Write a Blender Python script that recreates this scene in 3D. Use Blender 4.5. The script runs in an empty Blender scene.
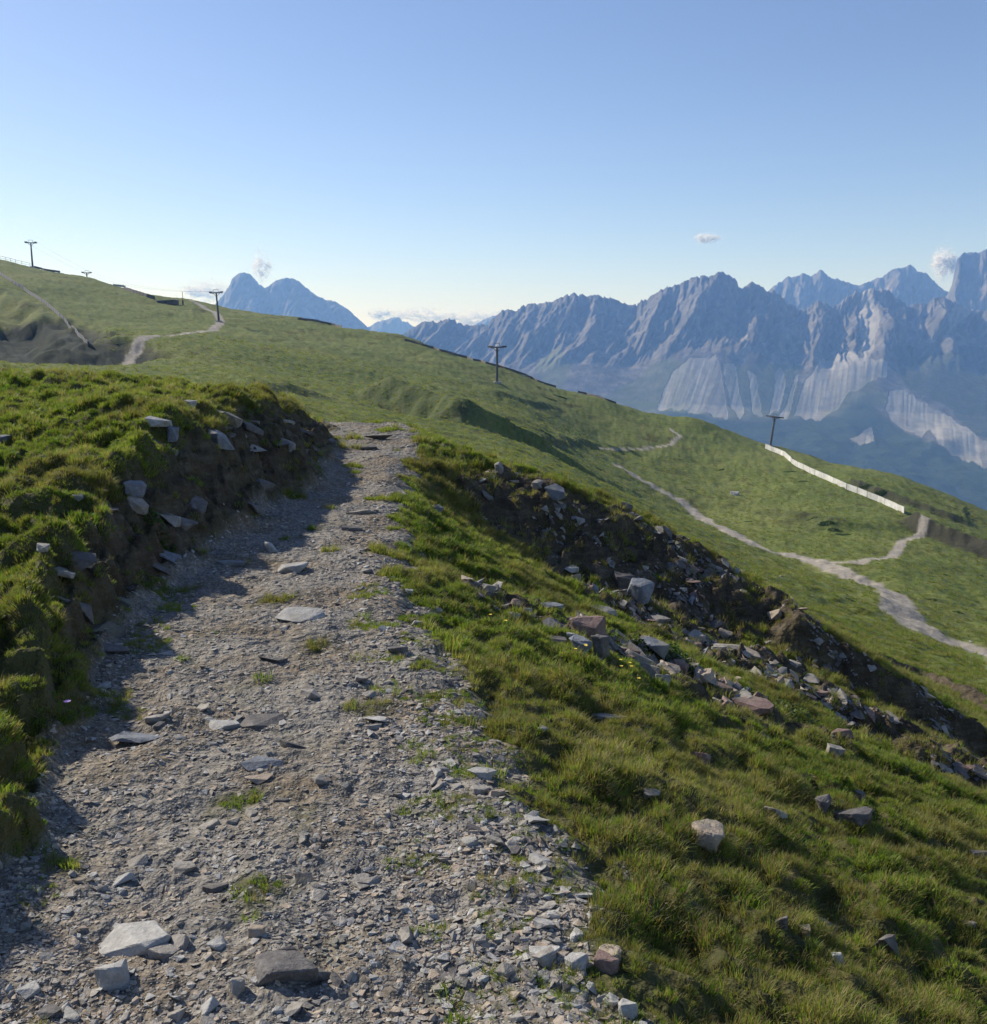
import bpy, bmesh, math, random
import numpy as np
from mathutils import Vector, Matrix, Euler, noise as mnoise
random.seed(7); rng = np.random.default_rng(7)
scene = bpy.context.scene; COL = scene.collection
H0 = 1.65; FPX = 1000.0; PITCH = math.atan(0.172); CP, SP = math.cos(PITCH), math.sin(PITCH)
CX, CY = 493.5, 512.0
SUN_AZ, SUN_EL = math.radians(-54), math.radians(33)

# ------------------------------------------------------------------ camera
cam = bpy.data.cameras.new('camera'); camo = bpy.data.objects.new('camera', cam); COL.objects.link(camo)
camo.location = (0, 0, H0); camo.rotation_euler = (math.pi/2 - PITCH, 0, 0)
cam.sensor_fit = 'HORIZONTAL'; cam.angle = 2*math.atan(CX/FPX); cam.clip_start = .05; cam.clip_end = 60000
scene.camera = camo
def ray(px, row):                        # direction with unit forward distance Y
    x = (px-CX)/FPX; y = (row-CY)/FPX
    dy = CP - y*SP; dz = -SP - y*CP
    return x/dy, dz/dy                   # X/Y, (Z-H0)/Y
def pt(px, row, Y):
    c, e = ray(px, row); return c*Y, Y, H0+e*Y
def project(X, Y, Z):
    zc = Z-H0; depth = Y*CP - zc*SP; up = Y*SP + zc*CP
    return CX + FPX*X/depth, CY - FPX*up/depth

# ------------------------------------------------------------------ numeric tools
def _h(ix, iy, s):
    h = (ix.astype(np.int64)*374761393 + iy.astype(np.int64)*668265263 + s*1442695041) & 0xffffffff
    h = ((h ^ (h >> 13))*1274126177) & 0xffffffff
    return (h ^ (h >> 16)) & 0xffffffff
def pn(x, y, s=0):
    x0 = np.floor(x); y0 = np.floor(y); fx = x-x0; fy = y-y0
    u = fx*fx*fx*(fx*(fx*6-15)+10); v = fy*fy*fy*(fy*(fy*6-15)+10)
    def g(ix, iy, dx, dy):
        a = _h(ix, iy, s)/4294967296.0*2*np.pi
        return np.cos(a)*dx+np.sin(a)*dy
    n00 = g(x0, y0, fx, fy); n10 = g(x0+1, y0, fx-1, fy); n01 = g(x0, y0+1, fx, fy-1); n11 = g(x0+1, y0+1, fx-1, fy-1)
    return 1.5*((n00*(1-u)+n10*u)*(1-v)+(n01*(1-u)+n11*u)*v)
def fbm(x, y, o=4, s=0, gain=.5):
    r = 0; a = 1
    for k in range(o): r = r + a*pn(x, y, s+k*17); x = x*2.03+5.1; y = y*2.03-3.7; a *= gain
    return r
def ridged(x, y, o=4, s=0):
    r = 0; a = 1; t = 0
    for k in range(o): r = r + a*(1-np.abs(pn(x, y, s+k*31))*2); t += a; x = x*2.1+1.3; y = y*2.1+9.2; a *= .5
    return r/t
def sst(a, b, x):
    t = np.clip((x-a)/(b-a), 0, 1); return t*t*(3-2*t)
class RBF:
    def __init__(s, P, V, c=.02):
        s.P = np.array(P, float); s.c = c; n = len(P)
        A = np.zeros((n+3, n+3)); A[:n, :n] = s.k(s.P, s.P) ; A[:n, n] = 1; A[:n, n+1:] = s.P; A[n:, :n] = A[:n, n:].T
        A[:n, :n] += -1e-5*np.eye(n)
        b = np.zeros(n+3); b[:n] = V; s.w = np.linalg.lstsq(A, b, rcond=None)[0]
    def k(s, a, b): return np.sqrt(((a[:, None, :]-b[None, :, :])**2).sum(-1)+s.c**2)
    def __call__(s, x, y):
        sh = x.shape; q = np.stack([x.ravel(), y.ravel()], 1); out = np.empty(len(q)); n = len(s.P)
        for i in range(0, len(q), 40000):
            b = q[i:i+40000]; out[i:i+40000] = s.k(b, s.P)@s.w[:n]+s.w[n]+b@s.w[n+1:]
        return out.reshape(sh)

# ------------------------------------------------------------------ terrain: near field
def PATHZ(Y): return np.interp(Y, [-8, 0, 4, 6, 10, 13, 15, 17, 21, 30], [-.1, 0, 0, .03, .12, .25, .33, .28, -.4, -3])
def XLf(Y): return np.interp(Y, [-5, 0, 2, 3, 4.4, 5.4, 7, 8.2, 10.4, 13, 15, 20, 30], [-1.1, -1.15, -1.28, -1.5, -1.8, -2.0, -2.02, -1.9, -1.68, -1.95, -2.3, -3.6, -7])
def XRf(Y): return np.interp(Y, [-5, 0, 2.2, 2.8, 3.4, 4.4, 6.25, 8, 10.3, 15, 20, 30], [.3, .27, .03, .03, -.09, -.34, -.80, -.98, -1.18, -1.3, -2.2, -5])
pl = [(-1.7, 0, .22), (-1.6, 2, .18), (-1.75, 3, .25), (-2.6, 3, .36), (-4, 2, .5), (-8, 0, 1.0), (-2.2, 4.2, .32), (-3, 5, .45), (-2.3, 5.4, .5), (-4, 7.3, .62), (-2.5, 7, .78),
      (-2.6, 8.5, .98), (-3.3, 9, 1.0), (-5.4, 10.5, .88), (-8, 9, 1.1), (-2.4, 10.5, 1.05), (-2.5, 12, 1.0), (-8, 15, 1.14), (-6, 14.5, 1.08), (-4.4, 14, 1.0), (-3.0, 13.3, .88), (-2.55, 14.2, .62), (-2.3, 15, .4),
      (-10, 18, .7), (-6, 18, .5), (-3.5, 18, .2), (-8, 24, -.9), (-4, 24, -1.3), (-14, 14, 1.7), (-14, 4, 1.7), (-4, -4, .5), (-10, -8, 1)]
PL = RBF([(a, b) for a, b, c in pl], [c for a, b, c in pl])
rp = []
for Y in (-6, -2, 0, 1.5, 3, 4.5, 6):
    xr = float(XRf(Y)); z0 = float(PATHZ(Y))
    for d, dz in ((0, 0), (.5, -.08), (1.2, -.34), (2.2, -.78), (3.6, -1.33), (6, -2.3), (12, -4.7)):
        if Y == 6 and d > 2.3: continue
        rp.append((xr+d, Y, z0+dz))
for Y in (8, 10.3, 12.5, 14, 16): rp.append((float(XRf(Y)), Y, float(PATHZ(Y))))
for px, row, Y in [(500, 600, 7.4), (600, 650, 6.8), (700, 700, 6.4), (800, 740, 6.6), (900, 775, 6.8), (987, 800, 7.0),
                   (440, 520, 9.8), (500, 562, 9.4), (600, 622, 8.6), (700, 655, 8.8), (780, 690, 9), (880, 735, 9), (987, 778, 9.2),
                   (445, 475, 12.2), (500, 528, 11.9), (560, 572, 11.6), (610, 590, 11.6), (663, 606, 11.6), (718, 620, 11.6), (757, 634, 11.4), (800, 655, 11), (890, 706, 11), (987, 760, 11),
                   (430, 441, 14), (500, 466, 13.1), (560, 491, 12.7), (600, 511, 12.6), (663, 537, 12.6), (718, 556, 12.6), (757, 588, 12.3), (776, 612, 12.4), (830, 648, 13.5), (900, 688, 14), (987, 738, 14),
                   (500, 472, 16), (560, 500, 16), (620, 519, 16), (700, 558, 17), (780, 612, 17), (870, 663, 18), (987, 725, 18), (430, 450, 17)]:
    rp.append(pt(px, row, Y))
RR = RBF([(a, b) for a, b, c in rp], [c for a, b, c in rp])
def near(X, Y):
    n1 = fbm(X*1.7, Y*1.7, 3, 5)
    xl = XLf(Y)+.13*n1+.05*fbm(X*6, Y*6, 2, 9); xr = XRf(Y); pz = PATHZ(Y)
    wb = np.interp(Y, [0, 3, 5, 6.5, 9, 12, 14, 16], [.22, .25, .4, .7, 1.0, .95, .6, .6])
    tL = sst(0, 1, (xl-X)/wb)
    tR = sst(-.1, .7, X-xr)
    z = pz*(1-tL)+PL(X, Y)*tL
    z = z*(1-tR)+RR(X, Y)*tR
    return z, tL, tR
# ------------------------------------------------------------------ terrain: hills out to the valley
FC = {-250: [(20, 'z', 1.2), (60, 'z', -3), (150, 'z', 2), (300, 'z', 25), (480, 'z', 58), (700, 'z', 30), (1200, 'z', -100)],
 0: [(20, 'z', .6), (40, 'z', -4), (90, 'z', -7), (150, 372), (220, 350), (300, 320), (400, 281), (480, 256), (560, 'z', 36), (900, 'z', -60)],
 100: [(20, 'z', .4), (40, 'z', -4), (90, 'z', -8), (150, 378), (220, 362), (300, 338), (380, 306), (450, 279), (540, 'z', 22), (900, 'z', -80)],
 200: [(20, 'z', .1), (40, 'z', -4), (90, 'z', -8.5), (140, 392), (200, 370), (280, 345), (360, 322), (430, 303), (520, 'z', 6), (900, 'z', -120)],
 300: [(20, 'z', -.2), (40, 'z', -5), (90, 'z', -9.5), (130, 412), (190, 390), (260, 366), (340, 341), (430, 318), (520, 'z', -4), (900, 'z', -150)],
 400: [(20, 'z', -.8), (40, 'z', -6), (90, 'z', -11.5), (130, 436), (180, 414), (250, 388), (330, 358), (400, 336), (500, 'z', -13), (900, 'z', -180)],
 500: [(20, 'z', -1.6), (40, 'z', -6), (80, 'z', -10.3), (120, 457), (160, 442), (240, 416), (320, 385), (380, 367), (480, 'z', -28), (900, 'z', -220)],
 600: [(20, 509), (40, 506), (80, 500), (150, 489), (230, 473), (300, 440), (360, 398), (450, 'z', -40), (900, 'z', -240)],
 700: [(20, 562), (40, 560), (80, 554), (130, 543), (180, 529), (230, 513), (290, 468), (350, 420), (450, 'z', -52), (900, 'z', -260)],
 800: [(20, 625), (40, 615), (80, 592), (110, 577), (150, 561), (230, 512), (330, 453), (420, 'z', -60), (900, 'z', -290)],
 900: [(20, 672), (40, 655), (70, 630), (100, 603), (150, 563), (220, 519), (300, 475), (400, 'z', -68), (900, 'z', -300)],
 987: [(20, 720), (40, 697), (80, 657), (110, 626), (160, 580), (220, 541), (280, 508), (380, 'z', -74), (900, 'z', -310)],
 1200: [(20, 'z', -6.5), (40, 'z', -13), (80, 'z', -25), (120, 'z', -35), (200, 'z', -52), (280, 'z', -68), (900, 'z', -320)]}
fp = []; fv = []
for px, L in FC.items():
    az = math.atan(ray(px, 450)[0])
    for it in L:
        Yd = it[0]; z = it[2] if it[1] == 'z' else H0+ray(px, it[1])[1]*Yd
        fp.append((az*2.2, math.log(Yd/math.cos(az)))); fv.append(z/Yd)
    for Yd, z in ((1500, -430), (2500, -690), (4000, -700), (9000, -700), (16000, -700)):
        if px < 250 and Yd == 1500: z = -260
        fp.append((az*2.2, math.log(Yd))); fv.append(z/Yd)
FF = RBF(fp, fv)
def far(az, r):
    a = np.clip(az, -.8, .8)
    return FF(a*2.2, np.log(np.maximum(r, 5)))*r*np.cos(a)
# ------------------------------------------------------------------ polar grid
azf = np.radians(np.concatenate([np.arange(-180, -36, 3.0), np.arange(-36, -30, .25), np.arange(-30, 30, .062), np.arange(30, 36, .25), np.arange(36, 180.1, 3.0)]))
lr = np.concatenate([np.log(.25)+np.arange(0, 1, .125)*(math.log(1.7)-math.log(.25)), np.arange(math.log(1.7), math.log(30), .0036), np.arange(math.log(30), math.log(650), .0075), np.arange(math.log(650), math.log(16000), .04)])
NA, NR = len(azf), len(lr)
AZ, LR = np.meshgrid(azf, lr, indexing='ij'); R = np.exp(LR); X = R*np.sin(AZ); Y = R*np.cos(AZ)
Z = np.zeros_like(X); TL = np.zeros_like(X); TR = np.ones_like(X)
jn = int(np.searchsorted(lr, math.log(30))); jf = int(np.searchsorted(lr, math.log(14)))
zn, TL[:, :jn], TR[:, :jn] = near(X[:, :jn], Y[:, :jn])
zf = far(AZ[:, jf:], R[:, jf:])
wblend = sst(math.log(16.5), math.log(25), LR)
Z[:, :jn] = zn*(1-wblend[:, :jn]); Z[:, jf:] += zf*wblend[:, jf:]
def gz(x, y, G=None):                    # bilinear lookup
    G = Z if G is None else G
    a = np.arctan2(x, y); l = np.log(np.maximum(np.hypot(x, y), .26))
    i = np.clip(np.searchsorted(azf, a)-1, 0, NA-2); j = np.clip(np.searchsorted(lr, l)-1, 0, NR-2)
    u = np.clip((a-azf[i])/(azf[i+1]-azf[i]), 0, 1); v = np.clip((l-lr[j])/(lr[j+1]-lr[j]), 0, 1)
    return (G[i, j]*(1-u)+G[i+1, j]*u)*(1-v)+(G[i, j+1]*(1-u)+G[i+1, j+1]*u)*v
YS = np.exp(np.arange(math.log(1.5), math.log(600), .003))
Z0 = Z.copy()
def hit(px, row, G=None):                # first place the sight line through (px,row) meets the ground
    c, e = ray(px, row)
    z = gz(c*YS, YS, G); k = np.nonzero(z >= H0+e*YS)[0]
    k = k[0] if len(k) else np.argmax((z-H0)/YS)
    return np.array([c*YS[k], YS[k], z[k]])
def polyhit(pts, step=12, G=None):
    out = []
    for (a, b), (c, d) in zip(pts[:-1], pts[1:]):
        n = max(1, int(math.hypot(c-a, d-b)/step))
        for k in range(n): out.append(hit(a+(c-a)*k/n, b+(d-b)*k/n, G))
    out.append(hit(*pts[-1], G)); return np.array(out)
def linedist(P, rmin, rmax):             # distance, side and position along a polyline, over a ring of the grid
    j0, j1 = np.searchsorted(lr, [math.log(rmin), math.log(rmax)])
    x = X[:, j0:j1]; y = Y[:, j0:j1]; best = np.full(x.shape, 1e9); sg = np.zeros_like(x); tt = np.zeros_like(x)
    n = len(P)-1
    for k in range(n):
        ax, ay = P[k][:2]; bx, by = P[k+1][:2]; dx, dy = bx-ax, by-ay; L2 = dx*dx+dy*dy+1e-9
        t = np.clip(((x-ax)*dx+(y-ay)*dy)/L2, 0, 1); ex = x-ax-t*dx; ey = y-ay-t*dy; d = np.hypot(ex, ey)
        m = d < best; best = np.where(m, d, best); sg = np.where(m, np.sign(dx*ey-dy*ex), sg); tt = np.where(m, (k+t)/n, tt)
    return slice(j0, j1), best, sg, tt
SC = np.zeros_like(Z)
def scarp(pts, Hh, wn, wf, seed, ends=.2, bare=.75):
    P = polyhit(pts, 15, Z0); P = np.stack([np.polyval(np.polyfit(np.arange(len(P)), P[:, k], 2 if len(P) > 3 else 1), np.arange(len(P))) for k in range(3)], 1); r = np.hypot(P[:, 0], P[:, 1])
    sl, d, sg, t = linedist(P, max(30, r.min()*.6) if r.min() > 30 else 5, min(640, r.max()*1.5))
    x, y = X[:, sl], Y[:, sl]
    dd = d*sg + wn*.7*fbm(x/wn/2.5, y/wn/2.5, 3, seed)
    prof = np.where(dd > 0, np.exp(-np.maximum(dd, 0)/wf), sst(-wn, 0, dd))
    tp = sst(0, ends, t)*sst(0, ends, 1-t); Z[:, sl] += Hh*prof*tp*(1-sst(wf, wf*2.2, d))
    SC[:, sl] = np.maximum(SC[:, sl], bare*tp*sst(-1.5*wn, -.7*wn, dd)*(1-sst(-.1*wn, .4*wn, dd)))
    return sl, dd
j30 = int(np.searchsorted(lr, math.log(26)))
xx, yy = X[:, j30:], Y[:, j30:]
amp = sst(26, 80, R[:, j30:])*(1-.0*xx)
Z[:, j30:] += amp*(.8*fbm(xx/38, yy/38, 3, 3)+.30*fbm(xx/7, yy/7, 3, 13)) + amp*.26*fbm(xx/3.9, yy/3.9, 3, 23) + .11*fbm(xx/1.6, yy/1.6, 2, 21)
far_b = sst(700, 2500, R[:, j30:]); Z[:, j30:] += far_b*60*fbm(xx/600, yy/600, 4, 77)
scarp([(382, 396), (430, 414), (462, 428), (495, 437)], 5.4, 8, 26, 1)
scarp([(902, 524), (935, 536), (960, 549), (1010, 566)], 3.2, 4, 30, 2, .15, 1)
scarp([(760, 510), (800, 520), (850, 532)], 1.4, 5, 25, 5)
scarp([(770, 640), (850, 682), (930, 727), (1020, 775)], .42, .4, 1.6, 61, .15, 1)
scarp([(800, 628), (870, 657), (950, 692), (1020, 722)], .30, .35, 1.5, 62, .15, 1)
scarp([(830, 478), (880, 492), (930, 512), (987, 530)], 1.4, 2.5, 20, 7)
scarp([(-60, 280), (0, 305), (50, 328), (80, 350), (95, 366)], 5, 8, 60, 8, .1, .3)
scarp([(520, 440), (560, 442), (600, 440)], 1.0, 3, 14, 9)
scarp([(480, 392), (530, 403), (560, 408)], .9, 3, 14, 11)
scarp([(240, 385), (290, 392), (330, 398)], 1.2, 8, 30, 12)
# ------------------------------------------------------------------ near relief: hummocks, banks, path ripples
xn, yn = X[:, :jn], Y[:, :jn]; rn = R[:, :jn]
tl, tr = TL[:, :jn], TR[:, :jn]
fade = 1-sst(18, 30, rn)
grassy = np.maximum(tl, tr)
face = 4*tl*(1-tl)
hum = .55*np.tanh(2.4*np.abs(fbm(xn*1.9, yn*1.9, 2, 41)))*(1-.75*np.clip(face*1.2, 0, 1))
gully_d = np.clip((RR(xn, yn)-0)*0, 0, 1)
Z[:, :jn] += fade*(grassy*((.17+.13*tl)*hum-.10-.03*tl+.08*fbm(xn*.8, yn*.8, 2, 43)+(.09+.06*tl)*(1-.9*np.clip(face*1.3, 0, 1))*.5*np.tanh(2.5*np.abs(fbm(xn*3.9, yn*3.9, 1, 52)))+.03*fbm(xn*7, yn*7, 3, 44))
                   + face*(.05*fbm(xn*2.3, yn*2.3, 3, 45)+.035*np.sin(Z[:, :jn]*26+2*fbm(xn, yn, 2, 46))+.05*fbm(xn*9, yn*9, 3, 46))
                   + (1-grassy)*(.022*fbm(xn*2.3, yn*2.3, 3, 47)+.008*fbm(xn*14, yn*14, 3, 48)+.012*ridged(xn*1.2+yn*.3, yn*6, 2, 49)))
# bare stony strips on the right slope (world positions found along sight lines)
ROCK = np.zeros_like(Z)
def strip(pts, w, strength=1, seed=0, depth=0.0, rmin=4, rmax=40):
    P = polyhit(pts, 20, Z0); sl, d, sg, t = linedist(P, rmin, rmax)
    x, y = X[:, sl], Y[:, sl]
    ww = w*(1+.6*fbm(x*.9, y*.9, 3, 60+seed))*sst(-.02, .12, t)*sst(-.02, .12, 1-t)
    m = strength*(1-sst(.6, 1.1, d/np.maximum(ww, .01)))
    ROCK[:, sl] = np.maximum(ROCK[:, sl], m)
    if depth: Z[:, sl] += m*depth*ridged(x*1.1, y*1.1, 4, 80+seed)
strip([(520, 600), (560, 622), (610, 645), (670, 668), (740, 690)], .75, 1, 1, .1)
strip([(560, 575), (620, 598), (680, 612), (740, 640)], 1.3, 1, 2, .15)
strip([(455, 475), (520, 520), (600, 560), (690, 585), (770, 620), (830, 660)], .9, 1, 3, .1)
strip([(740, 660), (800, 690), (880, 735), (960, 775), (1040, 815)], .75, 1, 4, .15)
strip([(812, 628), (860, 648), (930, 672), (1010, 705)], 1.0, 1, 5, .12)
strip([(740, 700), (790, 725), (850, 745)], .25, .8, 6, .06)
strip([(600, 605), (700, 645), (800, 695), (900, 745), (1010, 800)], .8, 1, 8, .14)
strip([(645, 535), (700, 552), (750, 575)], .35, .8, 7, .05)
ROCK = np.maximum(ROCK, SC*np.where((R > 60) & (X < .36*Y), .12, 1))
ROCK[:, :jn] = np.maximum(ROCK[:, :jn], np.clip(face*1.5, 0, 1)*sst(3.5, 6, yn)*(.8+.4*sst(-.2, .3, fbm(xn*2, yn*3, 3, 66))))
# ravine on the far left hillside
P = polyhit([(-60, 322), (0, 330), (35, 343), (60, 362)], 15, Z0)
sl, d, sg, t = linedist(P, 60, 600)
m = 1-sst(11, 24, d+8*fbm(X[:, sl]/15, Y[:, sl]/15, 3, 5)); ROCK[:, sl] = np.maximum(ROCK[:, sl], m); SHADE_TINT = np.zeros_like(Z); SHADE_TINT[:, sl] = m  # dark ravine rock, with the shade of the hollow painted into its colour
SHADE_TINT = np.maximum(SHADE_TINT, np.where(R > 60, SC, 0)*.6)  # shade on the knoll and meadow scarp faces painted as darker ground
Z[:, sl] += -3*m+m*1.3*(ridged(X[:, sl]/14, Y[:, sl]/14, 4, 8)-.6)
# ------------------------------------------------------------------ masks
PATH = np.zeros_like(Z)
pe = .16*fbm(xn*2.2, yn*2.2, 4, 31)
PATH[:, :jn] = (1-sst(.0, .28, tl+pe*.8))*(1-sst(.18, .62, tr+pe*3.2))*(1-sst(20, 26, rn))
ROAD = np.zeros_like(Z)
def road(pts, w, seed, w2=None, rmin=34):
    P = polyhit(pts, 8, Z0); 
    sl, d, sg, t = linedist(P, rmin, 640); w2 = w2 or w
    ww = w+(w2-w)*t
    m = 1-sst(.75, 1.15, d/ww*2+.25*fbm(X[:, sl]/3, Y[:, sl]/3, 2, seed))
    ROAD[:, sl] = np.maximum(ROAD[:, sl], m); return P
R1 = road([(617, 464), (640, 482), (680, 502), (730, 535), (765, 551), (820, 562), (868, 577), (893, 594), (903, 615), (925, 634), (960, 647), (990, 658), (1040, 680)], 3.4, 1, 4.6)
R2 = road([(825, 562), (860, 563), (888, 557), (900, 548), (902, 541), (918, 537), (925, 532)], 2.0, 2)
R3 = road([(118, 362), (128, 359), (150, 352), (190, 343), (214, 337), (221, 328), (217, 318), (203, 309), (190, 303)], 3.0, 3)
R4 = road([(600, 448), (640, 449), (670, 446), (680, 437), (670, 428)], 1.5, 4)
ROAD *= sst(34, 40, R)
# ------------------------------------------------------------------ mesh building
def link(name, me, parent=None):
    o = bpy.data.objects.new(name, me); COL.objects.link(o)
    if parent: o.parent = parent
    return o
def npmesh(name, V, F, mats, attrs=None, smooth=True, midx=None):
    me = bpy.data.meshes.new(name); V = np.asarray(V, np.float32); F = np.asarray(F, np.int32); k = F.shape[1]
    me.vertices.add(len(V)); me.vertices.foreach_set('co', V.ravel())
    me.loops.add(F.size); me.loops.foreach_set('vertex_index', F.ravel())
    me.polygons.add(len(F)); me.polygons.foreach_set('loop_start', np.arange(0, F.size, k, dtype=np.int32))
    me.polygons.foreach_set('use_smooth', np.full(len(F), smooth))
    for m_ in mats: me.materials.append(m_)
    if midx is not None: me.polygons.foreach_set('material_index', midx.astype(np.int32))
    for n, a in (attrs or {}).items():
        at = me.attributes.new(n, 'FLOAT', 'POINT'); at.data.foreach_set('value', np.asarray(a, np.float32).ravel())
    me.update(); me.validate(); return me
def props(o, label=None, cat=None, group=None, kind=None):
    if label: o['label'] = label
    if cat: o['category'] = cat
    if group: o['group'] = group
    if kind: o['kind'] = kind
    return o
# ------------------------------------------------------------------ materials
class NT:
    def __init__(s, name):
        s.m = bpy.data.materials.new(name); s.m.use_nodes = True; s.t = s.m.node_tree; s.t.nodes.clear()
        s.out = s.n('ShaderNodeOutputMaterial')
    def n(s, ty, **kw):
        d = s.t.nodes.new(ty)
        for k, v in kw.items():
            if k.startswith('_'): setattr(d, k[1:], v)
            else: d.inputs[k.replace('__', ' ')].default_value = v
        return d
    def l(s, a, b): s.t.links.new(a, b)
    def pos(s): return s.n('ShaderNodeNewGeometry').outputs['Position']
    def noise(s, vec, scale, detail=4, rough=.55, out='Fac', dist=0):
        d = s.n('ShaderNodeTexNoise', Scale=scale, Detail=detail, Roughness=rough, Distortion=dist)
        if vec is not None: s.l(vec, d.inputs['Vector'])
        return d.outputs[out]
    def ramp(s, fac, stops):
        d = s.n('ShaderNodeValToRGB'); cr = d.color_ramp
        while len(cr.elements) < len(stops): cr.elements.new(.5)
        for e, (p, c) in zip(cr.elements, stops): e.position = p; e.color = (*c, 1) if len(c) == 3 else c
        s.l(fac, d.inputs['Fac']); return d.outputs['Color']
    def mix(s, f, a, b, blend='MIX'):
        d = s.n('ShaderNodeMix', _data_type='RGBA', _blend_type=blend)
        for v, i in ((f, 0), (a, 6), (b, 7)):
            if hasattr(v, 'default_value') or hasattr(v, 'is_linked'): s.l(v, d.inputs[i])
            else: d.inputs[i].default_value = v if i == 0 else (*v, 1)
        return d.outputs[2]
    def attr(s, name): return s.n('ShaderNodeAttribute', _attribute_name=name).outputs['Fac']
    def math(s, op, a, b=None):
        d = s.n('ShaderNodeMath', _operation=op)
        for v, i in ((a, 0), (b, 1)):
            if v is None: continue
            if hasattr(v, 'is_linked'): s.l(v, d.inputs[i])
            else: d.inputs[i].default_value = v
        return d.outputs[0]
    def bump(s, h, strength, dist, nrm=None):
        d = s.n('ShaderNodeBump', Strength=strength, Distance=dist); s.l(h, d.inputs['Height'])
        if nrm: s.l(nrm, d.inputs['Normal'])
        return d.outputs['Normal']
    def bsdf(s, col, rough=.9, nrm=None, spec=.3, metal=0):
        b = s.n('ShaderNodeBsdfPrincipled', Roughness=rough, Metallic=metal); b.inputs['Specular IOR Level'].default_value = spec
        if hasattr(col, 'is_linked'): s.l(col, b.inputs['Base Color'])
        else: b.inputs['Base Color'].default_value = (*col, 1)
        if nrm: s.l(nrm, b.inputs['Normal'])
        s.l(b.outputs[0], s.out.inputs['Surface']); return s.m
def mat_ground():
    t = NT('ground'); p = t.pos()
    big = t.noise(p, .028, 5, .6); midn = t.noise(p, .22, 5, .65); fine = t.noise(p, 3.5, 5, .7); vf = t.noise(p, 28, 4, .7)
    tuss = t.noise(p, .9, 5, .7)
    g1 = t.ramp(big, [(.42, (.088, .120, .028)), (.5, (.138, .160, .040)), (.58, (.20, .19, .062))])
    g2 = t.ramp(midn, [(.40, (.072, .098, .024)), (.5, (.135, .160, .038)), (.60, (.21, .192, .07))])
    g = t.mix(.5, g1, g2); g = t.mix(.55, g, t.ramp(tuss, [(.3, (.05, .075, .018)), (.5, (.12, .16, .036)), (.64, (.21, .22, .07))]))
    dk = t.ramp(t.noise(p, .11, 7, .75), [(.55, (1, 1, 1)), (.64, (.50, .47, .42))]); g = t.mix(1.0, g, dk, 'MULTIPLY')
    soil = t.ramp(fine, [(.3, (.045, .042, .022)), (.5, (.075, .072, .030)), (.7, (.12, .10, .05))])
    nearf = t.attr('near'); g = t.mix(nearf, g, soil)
    grav = t.ramp(t.noise(p, 45, 3, .7), [(.3, (.115, .105, .092)), (.5, (.20, .186, .165)), (.7, (.34, .32, .29))])
    brown = t.ramp(t.noise(p, 1.6, 4, .6), [(.45, (1, 1, 1)), (.62, (.90, .79, .66))]); grav = t.mix(1.0, grav, brown, 'MULTIPLY')
    g = t.mix(t.attr('path'), g, grav)
    v = t.n('ShaderNodeTexNoise', Scale=2.2, Detail=8, Roughness=.75); mp = t.n('ShaderNodeMapping'); mp.inputs['Scale'].default_value = (1, 1, 3.5); t.l(p, mp.inputs['Vector']); t.l(mp.outputs[0], v.inputs['Vector'])
    rk = t.ramp(v.outputs['Fac'], [(.3, (.035, .028, .018)), (.5, (.075, .060, .040)), (.62, (.12, .10, .072)), (.75, (.22, .20, .17))])
    g = t.mix(t.attr('rock'), g, rk)
    g = t.mix(t.math('MULTIPLY', t.attr('dark'), .94), g, (.026, .036, .024))  # painted shade of ravine and hill faces, mixed in as dark green
    rd = t.ramp(t.noise(p, .6, 5, .7), [(.3, (.25, .22, .18)), (.7, (.42, .38, .32))])
    g = t.mix(t.attr('road'), g, rd)
    n1 = t.bump(vf, .5, .03); n2 = t.bump(fine, .5, .12, n1)
    n3 = t.bump(tuss, .55, .5, n2)
    return t.bsdf(g, .95, n3, .15)
def mat_stone(name, lo, mid, hi, sc=1.0, spec=.25):
    t = NT(name); p = t.pos()
    rnd = t.n('ShaderNodeObjectInfo').outputs['Random']
    a = t.noise(p, 14*sc, 6, .7); b = t.noise(p, 70*sc, 3, .7); c = t.noise(p, 4*sc, 4, .6)
    col = t.ramp(t.math('ADD', t.math('MULTIPLY', a, .6), t.math('MULTIPLY', b, .4)), [(.32, lo), (.5, mid), (.68, hi)])
    col = t.mix(t.math('MULTIPLY', rnd, .35), col, (mid[0]*.6, mid[1]*.6, mid[2]*.65))
    col = t.mix(t.ramp(c, [(.56, (0, 0, 0)), (.66, (.5, .5, .5))]), col, (.20, .19, .13))
    nrm = t.bump(b, .5, .004, t.bump(a, .6, .02))
    return t.bsdf(col, .75, nrm, spec)
STONE = {'grey': mat_stone('slate_grey', (.15, .136, .12), (.285, .262, .23), (.45, .425, .385)),
         'pale': mat_stone('slate_pale', (.22, .215, .205), (.36, .35, .33), (.54, .53, .50)),
         'dark': mat_stone('slate_dark', (.06, .055, .052), (.13, .12, .115), (.24, .23, .22)),
         'tan': mat_stone('stone_tan', (.22, .17, .12), (.38, .31, .24), (.55, .47, .38)),
         'red': mat_stone('stone_red', (.12, .08, .07), (.22, .15, .13), (.36, .28, .25)),
         'blue': mat_stone('slate_blue', (.10, .11, .125), (.18, .195, .22), (.31, .33, .36))}
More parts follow.
